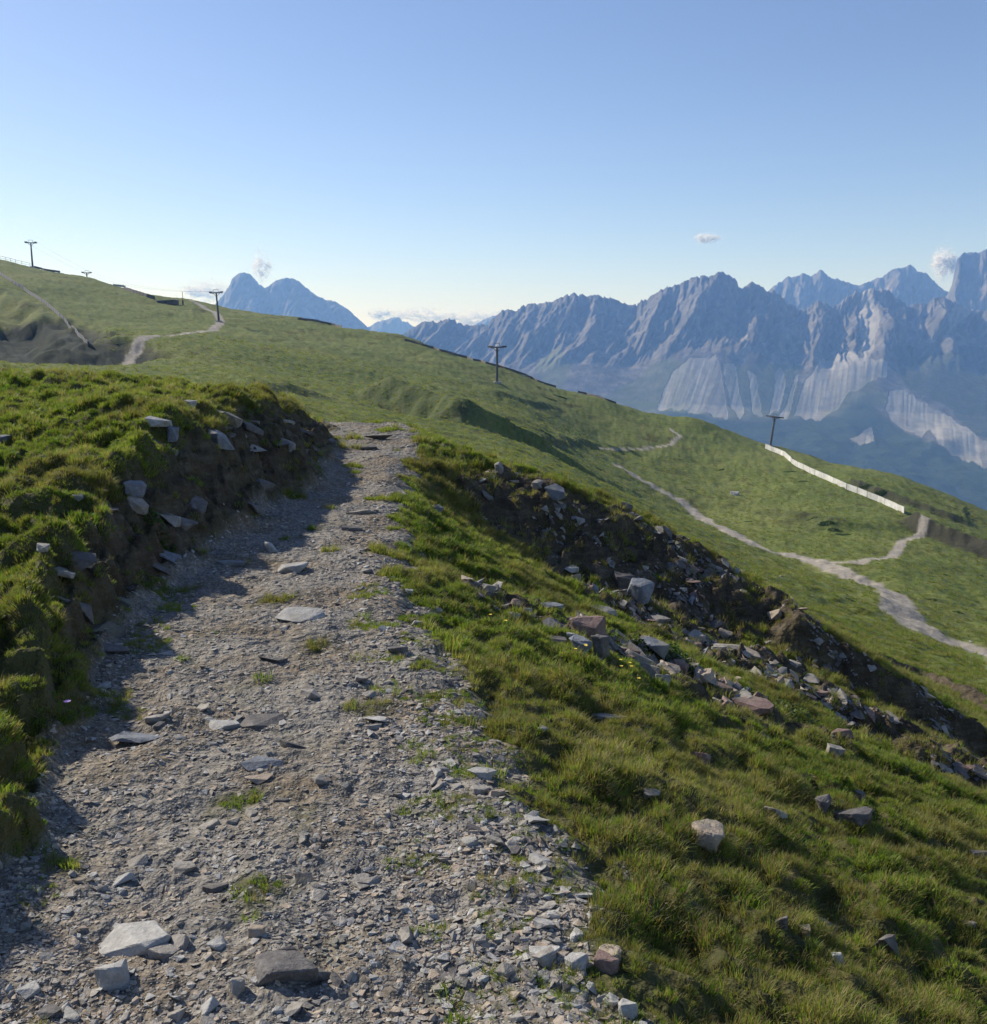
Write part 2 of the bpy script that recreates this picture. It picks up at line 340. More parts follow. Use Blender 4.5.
def mat_grass(name, a, b, c, sc=1.0, trans=.45):
    t = NT(name); p = t.pos(); n = t.noise(p, 1.3*sc, 4, .6); n2 = t.noise(p, 19*sc, 3, .7)
    f = t.math('ADD', t.math('MULTIPLY', n, .6), t.math('MULTIPLY', n2, .4))
    col = t.ramp(f, [(.36, a), (.5, b), (.64, c)])
    dry = t.ramp(t.noise(p, .55, 4, .6), [(.52, (0, 0, 0)), (.68, (.5, .5, .5))]); col = t.mix(dry, col, (.17, .135, .055))
    d = t.n('ShaderNodeBsdfPrincipled', Roughness=.55); d.inputs['Specular IOR Level'].default_value = .25; t.l(col, d.inputs['Base Color'])
    tr = t.n('ShaderNodeBsdfTranslucent'); t.l(t.mix(1.0, col, (1.5, 1.6, .9), 'MULTIPLY'), tr.inputs['Color'])
    m = t.n('ShaderNodeMixShader', Fac=trans); t.l(d.outputs[0], m.inputs[1]); t.l(tr.outputs[0], m.inputs[2])
    t.l(m.outputs[0], t.out.inputs['Surface']); return t.m
MG = mat_grass('grass_green', (.075, .135, .016), (.140, .205, .027), (.235, .270, .054))
MS = mat_grass('grass_straw', (.16, .125, .05), (.23, .19, .08), (.33, .28, .13))
ML = mat_grass('leaf_green', (.030, .060, .014), (.050, .095, .020), (.085, .13, .03), trans=.35)
def simple(name, col, rough=.6, metal=0, sc=3, var=.25):
    t = NT(name); p = t.pos(); n = t.noise(p, sc, 4, .6)
    c = t.ramp(n, [(.3, tuple(x*(1-var) for x in col)), (.7, tuple(min(1, x*(1+var)) for x in col))]); return t.bsdf(c, rough, None, .4, metal)
M_STEEL = simple('galvanised_steel', (.12, .125, .13), .55, .3); M_DARK = simple('dark_metal', (.05, .05, .055), .6)
M_WOOD = simple('weathered_wood', (.13, .12, .11), .9); M_WHITE = simple('white_sheeting', (.52, .52, .50), .8, 0, .35, .3)
M_ROOF = simple('roof_metal', (.35, .36, .38), .4); M_CONC = simple('concrete', (.35, .34, .32), .9)
MGR = mat_ground()
# ------------------------------------------------------------------ ground sheet, split where the path and the roads run
NEARW = (1-sst(9, 34, R)) * .9
idx = np.arange(NA*NR).reshape(NA, NR)
quad = np.stack([idx[:-1, :-1], idx[:-1, 1:], idx[1:, 1:], idx[1:, :-1]], -1).reshape(-1, 4)
def cell(G): return ((G[:-1, :-1]+G[1:, 1:])/2).ravel()
cp = cell(PATH) > .5; cr_ = cell(ROAD) > .5
VV = np.stack([X, Y, Z], -1).reshape(-1, 3); quad = quad[:, ::-1]
AT = {'path': PATH.ravel(), 'road': ROAD.ravel(), 'rock': (ROCK*(1-PATH)).ravel(), 'near': NEARW.ravel(), 'dark': SHADE_TINT.ravel()}
def sub(name, mask):
    F = quad[mask]; u, inv = np.unique(F, return_inverse=True); inv = inv.reshape(F.shape)
    o = link(name, npmesh(name, VV[u], inv, [MGR], {k: v[u] for k, v in AT.items()})); props(o, kind='structure'); return o
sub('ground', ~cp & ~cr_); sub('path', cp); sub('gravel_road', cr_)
print('grid', NA, NR, len(quad))
exec_parts = []
# ------------------------------------------------------------------ stones
def hull_stone(w, d, h, seed, n=16, chop=.5):
    rs = random.Random(seed); bm = bmesh.new()
    for k in range(n):
        a = rs.uniform(0, 2*math.pi); q = rs.uniform(.72, 1)
        x = math.cos(a)*q*.5; y = math.sin(a)*q*.5
        zt = rs.choice((-.5, .5))*rs.uniform(chop, 1)
        bm.verts.new((x*w, y*d, zt*h))
    r = bmesh.ops.convex_hull(bm, input=bm.verts)
    bmesh.ops.delete(bm, geom=[g for g in r['geom_interior'] if isinstance(g, bmesh.types.BMVert)], context='VERTS')
    return bm
def stone_mesh(name, w, d, h, seed, mat, fine=True, n=14):
    bm = hull_stone(w, d, h, seed, n)
    if fine:
        bmesh.ops.bevel(bm, geom=bm.edges[:], offset=min(w, d, h)*.07, segments=1, affect='EDGES', clamp_overlap=True)
        bmesh.ops.triangulate(bm, faces=bm.faces[:])
        bmesh.ops.subdivide_edges(bm, edges=[e for e in bm.edges if e.calc_length() > max(w, d)*.16], cuts=2, use_grid_fill=True)
        bmesh.ops.triangulate(bm, faces=bm.faces[:])
        o = Vector((seed*3.1 % 50, seed*1.7 % 40, 0)); sc = 3.2/max(w, d)
        for v in bm.verts:
            f = mnoise.fractal(v.co*sc+o, 1.0, 2.0, 4); g = mnoise.noise(Vector((v.co.x*sc*.8, v.co.y*sc*.8, v.co.z*14/max(h, .01)*.4))+o)
            v.co += v.co.normalized()*(f*.055*min(w, d)**.5*max(h, .02)**.5+g*.03*h)
    me = bpy.data.meshes.new(name); bm.to_mesh(me); bm.free(); me.materials.append(mat)
    for p in me.polygons: p.use_smooth = False
    return me
S = []   # px, row, width px, thickness/width, depth/width, material, tilt deg, yaw deg, label
def st(*a): S.append(a)
st(138, 941, 84, .20, .45, 'pale', 14, 8, 'long pale pointed slab of slate rising from the gravel at lower left')
st(163, 951, 36, .28, .55, 'grey', 8, -5, 'small flat grey stone tucked against the right end of the long pale slab')
st(115, 975, 34, .75, .8, 'pale', 18, 40, 'squarish pale rock with dark front below the long pale slab')
st(283, 968, 70, .30, .4, 'dark', 6, 0, 'long dark slab block with straight upper edge across the lower path')
st(318, 970, 32, .55, .7, 'dark', 14, 30, 'dark broken block against the right end of the long dark slab')
st(257, 931, 17, .7, .8, 'tan', 5, 10, 'small tan cube like stone above the long dark slab')
st(238, 986, 15, 1.2, .8, 'grey', 20, 20, 'small upright grey stone left of the long dark slab')
st(219, 944, 27, .35, .6, 'pale', 8, 5, 'pale flat stone right of the long pale slab')
st(302, 614, 52, .22, .6, 'pale', 10, -5, 'pale round topped flat stone with moss in mid path')
st(294, 568, 36, .28, .6, 'pale', 12, 10, 'pale jagged flat stone near the edge of the bank shadow')
st(262, 722, 58, .16, .4, 'dark', 10, 4, 'thin dark ledge of slate standing out of the mid path')
st(223, 725, 36, .2, .6, 'pale', 8, -6, 'pale flat slate at the left end of the thin dark ledge')
st(298, 743, 38, .3, .4, 'dark', 14, 4, 'dark wedge of slate just below the thin dark ledge')
st(262, 763, 42, .16, .6, 'blue', 8, 0, 'blue grey flat slate below the dark wedge')
st(260, 778, 28, .2, .7, 'tan', 5, 0, 'pale tan flat stone touching the blue grey slate')
st(135, 736, 52, .14, .5, 'blue', 6, 4, 'wide blue grey slab by the left edge of the path')
st(158, 717, 26, .25, .6, 'grey', 8, 30, 'grey flat stone above the wide blue grey slab')
st(377, 720, 28, .2, .7, 'pale', 16, -20, 'pale tilted slab on the right half of the path beside yellowish grass')
st(312, 694, 26, .25, .4, 'grey', 14, -30, 'narrow slanting slate above the dark ledges')
st(271, 660, 32, .18, .5, 'dark', 8, 0, 'thin dark slate splinter above the path ledges')
st(397, 650, 24, .45, .6, 'dark', 8, 10, 'dark sided block at the right path edge with a pale flake beside it')
st(416, 624, 15, .6, .8, 'pale', 20, 0, 'small white angular stone on grass right of the path')
st(410, 592, 11, .5, .8, 'pale', 10, 0, 'tiny white stone on the grass verge higher up')
st(362, 680, 16, .6, .8, 'grey', 10, 0, 'small grey lump between gravel and verge')
st(540, 860, 25, .3, .7, 'pale', 22, -35, 'pale rectangular plate tilted on the right path edge against grass')
st(575, 934, 18, .5, 1.5, 'pale', 18, 12, 'long narrow pale stone set in the kerb of stones at lower right')
st(577, 962, 24, .8, .9, 'pale', 24, 40, 'white fractured chunk in the kerb of stones')
st(604, 962, 28, .6, .7, 'red', 18, -30, 'brownish tilted stone touching the white fractured chunk')
st(611, 955, 24, .5, .8, 'tan', 10, 10, 'tan flat topped stone half hidden in grass by the kerb')
st(546, 908, 22, .4, .6, 'grey', 8, 20, 'grey flat stone at top of the kerb of stones')
st(543, 925, 22, .5, .8, 'pale', 14, -10, 'pale angular stone below the grey flat kerb stone')
st(544, 957, 24, .5, .8, 'grey', 6, 0, 'rounded grey stone left of the kerb')
st(480, 940, 18, .6, .8, 'grey', 8, 0, 'round grey pebble alone on open gravel right of centre')
st(628, 1010, 18, .9, .9, 'pale', 14, 30, 'pale upright stone at the bottom end of the kerb')
st(479, 790, 24, .3, .6, 'grey', 6, 0, 'grey flat stone in the step of stones beside the grass')
st(482, 773, 30, .3, .5, 'pale', 6, -5, 'long pale flat stone in the step of stones beside the grass')
st(497, 792, 18, .6, .8, 'tan', 6, 15, 'tan rounded stone in the step of stones beside the grass')
st(470, 842, 18, .5, .9, 'pale', 12, 50, 'pale small slab on gravel left of the tilted plate')
st(305, 878, 22, .5, .8, 'dark', 8, 0, 'dark rough stone sunk in the middle of the path')
st(216, 888, 26, .3, .5, 'dark', 6, 0, 'dark thin stone on the gravel above the small tan stone')
st(185, 868, 24, .4, .7, 'grey', 8, 0, 'grey stone near the left edge of the lower path')
st(378, 437, 32, .2, .6, 'grey', 8, 0, 'slate ledge at the very crest of the path')
st(362, 512, 36, .14, .6, 'grey', 8, 0, 'flat ledge of slate near the end of the bank shadow')
st(352, 529, 24, .3, .5, 'dark', 8, 0, 'dark stone below the crest in open sunlit path')
st(366, 448, 30, .18, .5, 'dark', 6, 0, 'thin dark slate just before the crest of the path')
st(274, 547, 22, .6, .6, 'pale', 10, 0, 'small bright stone at the rim of the bank shadow')
st(232, 563, 34, .16, .5, 'blue', 6, 0, 'blue grey slab lying where the bank meets the path')
# right slope
st(708, 833, 38, .55, .8, 'tan', 6, 10, 'rounded tan boulder alone in the grass of the right slope')
st(652, 794, 20, .5, .8, 'grey', 6, 0, 'small grey stone in grass left of the rounded tan boulder')
st(777, 810, 24, .4, .7, 'grey', 8, 0, 'grey stone in grass between boulder and dark outcrop')
st(850, 813, 44, .3, .5, 'dark', 8, -15, 'long dark outcrop stone in the grass at right')
st(823, 803, 18, .8, .8, 'dark', 12, 0, 'dark knob at the left end of the long dark outcrop')
st(699, 760, 22, 1.0, .7, 'red', 14, -30, 'brown leaning rock with dark hollow beside it')
st(835, 752, 18, .6, .8, 'grey', 6, 0, 'pale grey stone on the straw coloured slope near the dark strip')
st(858, 798, 14, .8, .8, 'dark', 12, 0, 'little dark stone above the long dark outcrop')
st(825, 928, 26, .7, .8, 'tan', 12, 15, 'tan pink block in the grass at lower right')
st(805, 930, 16, .6, .8, 'tan', 6, 15, 'small tan stone touching the tan pink block')
st(781, 920, 17, 1.0, .8, 'dark', 14, 0, 'dark pointed stone left of the tan pink block')
st(838, 960, 19, .9, .6, 'pale', 30, 30, 'black and white pointed shard in grass below the tan pink block')
st(886, 945, 28, .7, .7, 'dark', 14, -20, 'large dark sunk rock right of the pointed shard')
st(738, 898, 20, .4, .7, 'tan', 8, -20, 'flat tan stone beneath tall grass on the lower slope')
st(967, 923, 16, .4, .6, 'tan', 6, 0, 'flat tan stone near the right margin')
st(981, 856, 20, .5, .7, 'dark', 8, -10, 'dark stone cut by the right margin')
st(610, 720, 40, .22, .35, 'grey', 12, -18, 'long lichen grey slab lying in grass below the gully')
st(618, 752, 13, .4, .7, 'pale', 6, 0, 'small pale flake in grass below the long lichen slab')
st(542, 728, 11, .5, .8, 'pale', 6, 0, 'tiny pale flake in lush grass left of the lichen slab')
# gully
st(516, 607, 16, .7, .8, 'red', 12, 10, 'pinkish stone at the upper left end of the gully rubble')
st(514, 617, 14, .5, .8, 'pale', 10, 0, 'pale chip just below the pinkish stone')
st(527, 611, 12, .7, .6, 'pale', 20, 30, 'white sharp chip right of the pinkish stone')
st(551, 606, 26, .2, .4, 'blue', 10, -10, 'blue edged slab lying over the left rubble')
st(571, 636, 13, .7, .8, 'pale', 14, 20, 'bright white block against the reddish boulder')
st(588, 631, 40, .7, .7, 'red', 12, 10, 'large reddish boulder in the gully rubble')
st(580, 646, 26, .8, .8, 'blue', 10, -10, 'blue grey block in front of the reddish boulder')
st(601, 646, 22, 1.3, .7, 'dark', 6, 0, 'dark upright block right of the reddish boulder')
st(554, 643, 32, .3, .5, 'dark', 8, 0, 'dark flat slab left of the blue grey block')
st(592, 659, 26, .12, .4, 'pale', 4, 0, 'thin pale splinter on grass under the reddish boulder')
st(631, 655, 52, .26, .5, 'grey', 20, -30, 'big tilted slab with pointed left end in the rubble')
st(649, 672, 36, .55, .5, 'grey', 20, -50, 'steep slab dropping from the big tilted slab')
st(653, 651, 30, .6, .8, 'blue', 8, 0, 'light blue grey boulder beside leafy plant')
st(629, 646, 10, 1.1, .8, 'pale', 20, 0, 'small white pyramid stone on top of the big tilted slab')
st(663, 683, 20, .9, .8, 'grey', 12, 30, 'cracked grey chunk at the foot of the steep slab')
st(679, 667, 18, .9, .8, 'red', 10, 0, 'reddish block right of the leafy plant')
st(732, 661, 8, 1.1, .8, 'pale', 6, 0, 'little white stone standing alone on the right rubble')
st(740, 680, 15, .5, .8, 'tan', 6, 0, 'rounded tan stone below the little white stone')
st(728, 648, 40, .2, .5, 'grey', 10, -8, 'broad flat slab at the right end of the rubble')
st(724, 634, 16, .7, .7, 'tan', 10, -30, 'tan leaning stone above the broad flat slab')
st(733, 694, 14, .8, .8, 'tan', 10, 0, 'tan pointed stone at the head of the long brown rock')
st(752, 707, 42, .25, .35, 'red', 14, -35, 'long brown rock slanting down the slope below the rubble')
st(568, 568, 24, .2, .5, 'pale', 6, 0, 'pale slab in shadow high in the gully')
st(600, 610, 42, .16, .4, 'grey', 6, 0, 'long flat slab in the shaded middle of the gully')
st(643, 590, 34, .7, .7, 'blue', 10, 10, 'large blue grey boulder in the upper gully')
st(623, 580, 24, .8, .7, 'dark', 20, -20, 'dark leaning rock left of the upper blue grey boulder')
st(684, 594, 10, .6, .8, 'pale', 8, 0, 'pale stone at right of the upper boulder')
st(660, 622, 26, .3, .6, 'grey', 10, 0, 'grey slab below the upper blue grey boulder')
st(695, 638, 22, .6, .7, 'grey', 10, 20, 'grey block midway along the rubble')
st(500, 467, 13, .8, .8, 'grey', 8, 0, 'lone rock on the crest right of the path against the meadow')
st(538, 484, 15, .5, .8, 'grey', 8, 0, 'second lone rock on the crest farther right')
st(437, 511, 12, .9, .8, 'blue', 12, 0, 'blue lit stone in brown grass right of the crest')
# left bank
st(158, 423, 28, .3, .6, 'pale', 14, 10, 'pale slab poking from the top of the left bank')
st(173, 434, 18, .8, .5, 'blue', 24, -40, 'blue shaded slab hanging under the pale bank top slab')
st(190, 405, 14, .7, .8, 'pale', 20, 20, 'small white rock on the skyline turf of the left bank')
st(226, 419, 32, .5, .6, 'grey', 14, -8, 'grey rock in the upper rim of the left bank')
st(218, 439, 38, .35, .6, 'blue', 10, -8, 'oblong blue grey block in the shaded bank face')
st(44, 457, 20, .2, .5, 'pale', 14, 25, 'thin pale slab edge in left turf')
st(63, 454, 15, .3, .5, 'pale', 6, 0, 'thin pale slab beside the slab edge in left turf')
st(85, 473, 16, .3, .7, 'grey', 8, 0, 'flat grey stone in turf below the pale thin slabs')
st(132, 488, 28, .5, .7, 'blue', 8, 0, 'blue grey rock in shade at mid height of the bank')
st(136, 505, 26, .5, .7, 'grey', 8, -10, 'grey rock directly beneath the shaded blue grey rock')
st(78, 497, 12, .6, .8, 'blue', 6, 0, 'small blue stone among left tussocks')
st(44, 549, 14, .5, .8, 'grey', 6, 0, 'small grey stone in a bare patch of the left turf')
st(57, 571, 44, .13, .4, 'grey', 10, -20, 'long thin slab in left turf above the lush tussocks')
st(5, 440, 18, .5, .8, 'blue', 8, 0, 'blue stone at the left margin in turf')
st(167, 556, 32, .16, .5, 'blue', 6, 0, 'blue slab lying at the foot of the bank in shade')
st(160, 570, 24, .25, .5, 'dark', 6, 0, 'dark slab below the blue slab at the bank foot')
st(113, 650, 34, .25, .6, 'dark', 6, 0, 'dark slab in the shaded hollow under the lush tussocks')
st(166, 654, 16, .3, .7, 'pale', 6, 0, 'pale green stone at the edge of the gravel below the hollow')
st(735, 494, 9, .6, .8, 'pale', 6, 0, 'tiny white boulder out in the sunny meadow')
def ground_n(x, y, d=.06):
    zx = gz(np.array([x+d, x-d, x, x]), np.array([y, y, y+d, y-d]))
    return Vector((-(zx[0]-zx[1])/(2*d), -(zx[2]-zx[3])/(2*d), 1)).normalized()
OCC = []
for i, (px, row, w, th, dp, mt, tilt, yaw, lab) in enumerate(S):
    h = hit(px, row+w*th*.25); D = math.sqrt(h[0]**2+h[1]**2+(h[2]-H0)**2); W = w*D/FPX*1.04
    dd = W*min(1.5, max(dp, .55)*1.15)
    me = stone_mesh('stone', W, dd, max(W*th, .012), 100+i, STONE[mt])
    o = link('stone', me); n = ground_n(h[0], h[1], max(.06, W*.3))
    q = Vector((0, 0, 1)).rotation_difference(n.lerp(Vector((0, 0, 1)), .6).normalized())
    rs = random.Random(i)
    o.rotation_mode = 'QUATERNION'
    o.rotation_quaternion = q @ Euler((math.radians(-tilt*rs.uniform(.3, .8)), math.radians(rs.uniform(-4, 4)), math.radians(yaw))).to_quaternion()
    o.location = (h[0], h[1], h[2]+W*th*.12); OCC.append((h[0], h[1], W*.5))
    props(o, lab, 'rock' if W > .3 else 'stone')
OCC = np.array(OCC)
# repeats nothing tells apart
VAR = [stone_mesh('stone', 1, random.uniform(.6, .95), random.uniform(.16, .45), 500+k, STONE['grey'], True, 12) for k in range(10)]
VARM = {}
def var(k, mt):
    if (k, mt) not in VARM:
        m_ = VAR[k].copy(); m_.materials[0] = STONE[mt]; VARM[(k, mt)] = m_
    return VARM[(k, mt)]
def scatter(spots, name, label, group, cat, mats, smin, smax, seed, lift=.1):
    rs = random.Random(seed)
    for (x, y) in spots:
        s_ = rs.uniform(smin, smax)*(1 if rs.random() < .75 else 1.35)
        o = link(name, var(rs.randrange(10), rs.choice(mats))); n = ground_n(x, y, .08).lerp(Vector((0, 0, 1)), .6).normalized()
        q = Vector((0, 0, 1)).rotation_difference(n); o.rotation_mode = 'QUATERNION'
        o.rotation_quaternion = q @ Euler((rs.uniform(-.3, .3), rs.uniform(-.3, .3), rs.uniform(0, 6.28))).to_quaternion()
        o.scale = (s_, s_, s_*rs.uniform(.7, 1.3)); z = float(gz(np.array([x]), np.array([y]))[0]); o.location = (x, y, z+s_*lift)
        props(o, label, cat, group)
def sample(n, rmin, rmax, maskfn, seed, azl=.56):
    r_ = np.random.default_rng(seed); out = []
    while len(out) < n:
        l = r_.uniform(math.log(rmin), math.log(rmax), 4000); a = r_.uniform(-azl, azl, 4000)
        x = np.exp(l)*np.sin(a); y = np.exp(l)*np.cos(a); k = maskfn(x, y) > r_.uniform(0, 1, 4000)
        out += list(zip(x[k], y[k]))
    return out[:n]
scatter(sample(110, 2.2, 12, lambda x, y: (gz(x, y, PATH) > .8)*.8, 1), 'loose_stone', 'small flat slate fragment lying loose on the gravel of the path', 'loose slate fragments on the path', 'stone', ['grey', 'grey', 'pale', 'dark'], .045, .085, 1, .05)
scatter(sample(70, 6, 14, lambda x, y: (gz(x, y, ROCK) > .6)*(x > XRf(y)+.4)*1., 2), 'rubble_stone', 'broken angular slate piece among the rubble of the shaded gully', 'broken rubble in the gully', 'stone', ['grey', 'dark', 'blue', 'red', 'tan'], .09, .24, 2, .1)
def bankmask(x, y): return (gz(x, y, TL) > .2)*(gz(x, y, TL) < .9)*(y > 5)*(y < 14)*1.
scatter(sample(28, 5, 15, bankmask, 3), 'bank_rock', 'dark slate rock jutting from the shaded face of the left bank', 'slate rocks in the face of the left bank', 'rock', ['dark', 'dark', 'dark', 'grey'], .12, .32, 3, -.02)
# gravel: uncountable chips, one mesh
def chips(name, xs, ys, ss, nvar, mats, seed, label, lift=.03, probs=None):
    r_ = np.random.default_rng(seed); base = []
    for k in range(nvar):
        bm = hull_stone(1, random.uniform(.55, 1), random.uniform(.16, .42), 900+k+seed, 9); bmesh.ops.triangulate(bm, faces=bm.faces[:])
        bm.verts.index_update()
        base.append((np.array([v.co[:] for v in bm.verts]), np.array([[v.index for v in f.verts] for f in bm.faces]))); bm.free()
    zs = gz(xs, ys); e = .03
    nx = -(gz(xs+e, ys)-gz(xs-e, ys))/(2*e); ny = -(gz(xs, ys+e)-gz(xs, ys-e))/(2*e)
    nx = np.clip(nx, -.55, .55); ny = np.clip(ny, -.55, .55)
    Vs, Fs, Ms = [], [], []; off = 0; kk = r_.integers(0, nvar, len(xs)); mm = r_.choice(len(mats), len(xs), p=probs)
    for k in range(nvar):
        s_ = np.nonzero(kk == k)[0]; bv, bf = base[k]; n = len(s_)
        a = r_.uniform(0, 6.28, n); ca, sa = np.cos(a), np.sin(a); tx = r_.normal(0, .13, n); ty = r_.normal(0, .13, n)
        x = bv[None, :, 0]*ca[:, None]-bv[None, :, 1]*sa[:, None]; y = bv[None, :, 0]*sa[:, None]+bv[None, :, 1]*ca[:, None]
        z = bv[None, :, 2]*r_.uniform(.6, 1.4, n)[:, None] + x*(tx-nx[s_])[:, None] + y*(ty-ny[s_])[:, None]
        P = np.stack([xs[s_][:, None]+x*ss[s_][:, None], ys[s_][:, None]+y*ss[s_][:, None], (zs[s_]+ss[s_]*lift)[:, None]+z*ss[s_][:, None]], -1)
        Vs.append(P.reshape(-1, 3)); Fs.append((bf[None]+(np.arange(n)*len(bv))[:, None, None]+off).reshape(-1, 3)); off += n*len(bv)
        Ms.append(np.repeat(mm[s_], len(bf)))
    o = link(name, npmesh(name, np.concatenate(Vs), np.concatenate(Fs), mats, None, False, np.concatenate(Ms))); return props(o, label, None, None, 'stuff')
def psamp(n, rmin, rmax, maskfn, seed, cap=None, azl=.6):
    r_ = np.random.default_rng(seed); l = r_.uniform(math.log(rmin), math.log(rmax), n); a = r_.uniform(-azl, azl, n)
    r = np.exp(l); x = r*np.sin(a); y = r*np.cos(a); p = maskfn(x, y)
    if cap: p = p*np.minimum(1, cap*(math.log(rmax/rmin)*2*azl*r*r)/n)
    k = p > r_.uniform(0, 1, n); return x[k], y[k], r[k]
gx, gy, gr = psamp(260000, 1.8, 20, lambda x, y: gz(x, y, PATH)*(.45+.9*sst(-.3, .3, fbm(x*1.5, y*1.5, 3, 91)))*(1-.65*np.exp(-((x-XRf(y)+.62+.1*fbm(y, y*0, 2, 6))/.17)**2)), 11)
u = rng.uniform(0, 1, len(gx)); gs = (.006+.007*u+.026*u**9)*np.interp(gr, [2, 8, 20], [1, 1.25, 1.7])
edge = sst(.0, .5, gx-XRf(gy)+.45); gs *= 1+.35*edge
print('chips', len(gx))
o = chips('gravel', gx, gy, gs, 14, [STONE['grey'], STONE['pale'], STONE['tan'], STONE['dark']], 5, 'loose grey slate gravel covering the footpath', probs=[.48, .18, .22, .12]); o['category'] = 'gravel'
rx, ry, rr_ = psamp(170000, 5, 24, lambda x, y: np.clip(gz(x, y, ROCK)*(x > XRf(y)+.3), 0, 1)*np.where((y > 11.2) & (x < 2.2), .35, .75)*sst(-.15, .25, fbm(x*1.1, y*1.1, 3, 95)), 12)
u = rng.uniform(0, 1, len(rx))
o = chips('rubble', rx, ry, (.022+.036*u+.12*u**6), 14, [STONE['grey'], STONE['dark'], STONE['blue'], STONE['tan'], STONE['red']], 6, 'fine broken slate covering the bare strips of the right slope', probs=[.24, .48, .08, .09, .11]); o['category'] = 'gravel'
# ------------------------------------------------------------------ grass (instanced tufts)
def tuft(nm, nb, hgt, rad, mat, mat2, frac, seed, lean=.5, wid=.0022):
    r_ = random.Random(seed); V, F, T, M = [], [], [], []
    for k in range(nb):
        a = r_.uniform(0, 6.283); q = rad*math.sqrt(r_.random()); bx, by = q*math.cos(a), q*math.sin(a)
        a2 = a+r_.uniform(-1.3, 1.3); hh = hgt*r_.uniform(.5, 1.15); ln = lean*r_.uniform(.2, 1.2)*hh; w = wid*r_.uniform(.7, 1.4)
        dx, dy = math.cos(a2), math.sin(a2); sx, sy = -dy*w, dx*w
        i = len(V)
        V += [(bx-sx, by-sy, -.01), (bx+sx, by+sy, -.01), (bx+dx*ln*.4+sx*.8, by+dy*ln*.4+sy*.8, hh*.6), (bx+dx*ln*.4-sx*.8, by+dy*ln*.4-sy*.8, hh*.6), (bx+dx*ln, by+dy*ln, hh*r_.uniform(.8, 1))]
        F.append((i, i+1, i+2, i+3)); F.append((i+3, i+2, i+4)); m_ = 1 if r_.random() < frac else 0; M += [m_, m_]
    me = bpy.data.meshes.new(nm); me.from_pydata(V, [], F); me.materials.append(mat); me.materials.append(mat2)
    me.polygons.foreach_set('material_index', M); return bpy.data.objects.new(nm, me)
def instancer(name, variants, P, rot, scl, idx_, label, cat):
    me = bpy.data.meshes.new(name); me.vertices.add(len(P)); me.vertices.foreach_set('co', P.astype(np.float32).ravel())
    for n_, a in (('rot', rot), ('scl', scl)):
        at = me.attributes.new(n_, 'FLOAT_VECTOR', 'POINT'); at.data.foreach_set('vector', a.astype(np.float32).ravel())
    at = me.attributes.new('vid', 'INT', 'POINT'); at.data.foreach_set('value', idx_.astype(np.int32))
    o = link(name, me); g = bpy.data.node_groups.new(name+'_nodes', 'GeometryNodeTree')
    g.interface.new_socket('Geometry', in_out='INPUT', socket_type='NodeSocketGeometry'); g.interface.new_socket('Geometry', in_out='OUTPUT', socket_type='NodeSocketGeometry')
    N = g.nodes; gi = N.new('NodeGroupInput'); go = N.new('NodeGroupOutput')
    gti = N.new('GeometryNodeGeometryToInstance')
    for v in reversed(variants):
        oi = N.new('GeometryNodeObjectInfo'); oi.inputs['Object'].default_value = v; oi.inputs['As Instance'].default_value = True
        g.links.new(oi.outputs['Geometry'], gti.inputs[0])
    ip = N.new('GeometryNodeInstanceOnPoints'); g.links.new(gi.outputs[0], ip.inputs['Points']); 
    jg = N.new('GeometryNodeJoinGeometry')
    for v in list(gti.inputs[0].links): pass
    g.nodes.remove(gti)
    for n_ in [n_ for n_ in N if n_.bl_idname == 'GeometryNodeObjectInfo']: g.links.new(n_.outputs['Geometry'], jg.inputs[0])
    g.links.new(jg.outputs[0], ip.inputs['Instance']); ip.inputs['Pick Instance'].default_value = True
    def na(nm, ty):
        d = N.new('GeometryNodeInputNamedAttribute'); d.data_type = ty; d.inputs['Name'].default_value = nm
        return [s_ for s_ in d.outputs if s_.enabled and s_.name == 'Attribute'][0]
    er = N.new('FunctionNodeEulerToRotation'); g.links.new(na('rot', 'FLOAT_VECTOR'), er.inputs[0]); g.links.new(er.outputs[0], ip.inputs['Rotation'])
    g.links.new(na('scl', 'FLOAT_VECTOR'), ip.inputs['Scale']); g.links.new(na('vid', 'INT'), ip.inputs['Instance Index'])
    g.links.new(ip.outputs[0], go.inputs[0]); md = o.modifiers.new('scatter', 'NODES'); md.node_group = g
    props(o, label, cat, None, 'stuff'); return o
def lay(name, variants, x, y, r, sbase, label, seed, cat='grass', vid=None, upright=.5):
    r_ = np.random.default_rng(seed); n = len(x); z = gz(x, y); e = .05
    nx = -(gz(x+e, y)-gz(x-e, y))/(2*e); ny = -(gz(x, y+e)-gz(x, y-e))/(2*e)
    nx = np.clip(nx, -1, 1)*upright; ny = np.clip(ny, -1, 1)*upright
    rot = np.stack([-ny, nx, r_.uniform(0, 6.28, n)], 1); s_ = sbase*r_.uniform(.65, 1.3, n)
    sp = r_.uniform(0, 6.28, n); cs, sn = np.cos(sp), np.sin(sp)
    rot = np.stack([-ny*cs+nx*sn, ny*sn+nx*cs, sp], 1)
    scl = np.stack([s_, s_, s_*r_.uniform(.7, 1.25, n)], 1)
    if vid is None: vid = r_.integers(0, len(variants), n)
    return instancer(name, variants, np.stack([x, y, z], 1), rot, scl, vid, label, cat)
GV = [tuft('grass_tuft', 46, .034+.004*(k % 4), .05, MG, MS, .14, k, .8) for k in range(8)]
GT = [tuft('tall_grass_tuft', 40, .065+.008*(k % 3), .045, MG, MS, .35, 20+k, .6, .002) for k in range(4)]
GS = [tuft('dry_grass_tuft', 34, .075+.012*(k % 3), .05, MS, MG, .35, 30+k, .8, .0018) for k in range(4)]
tufts = GV+GT+GS
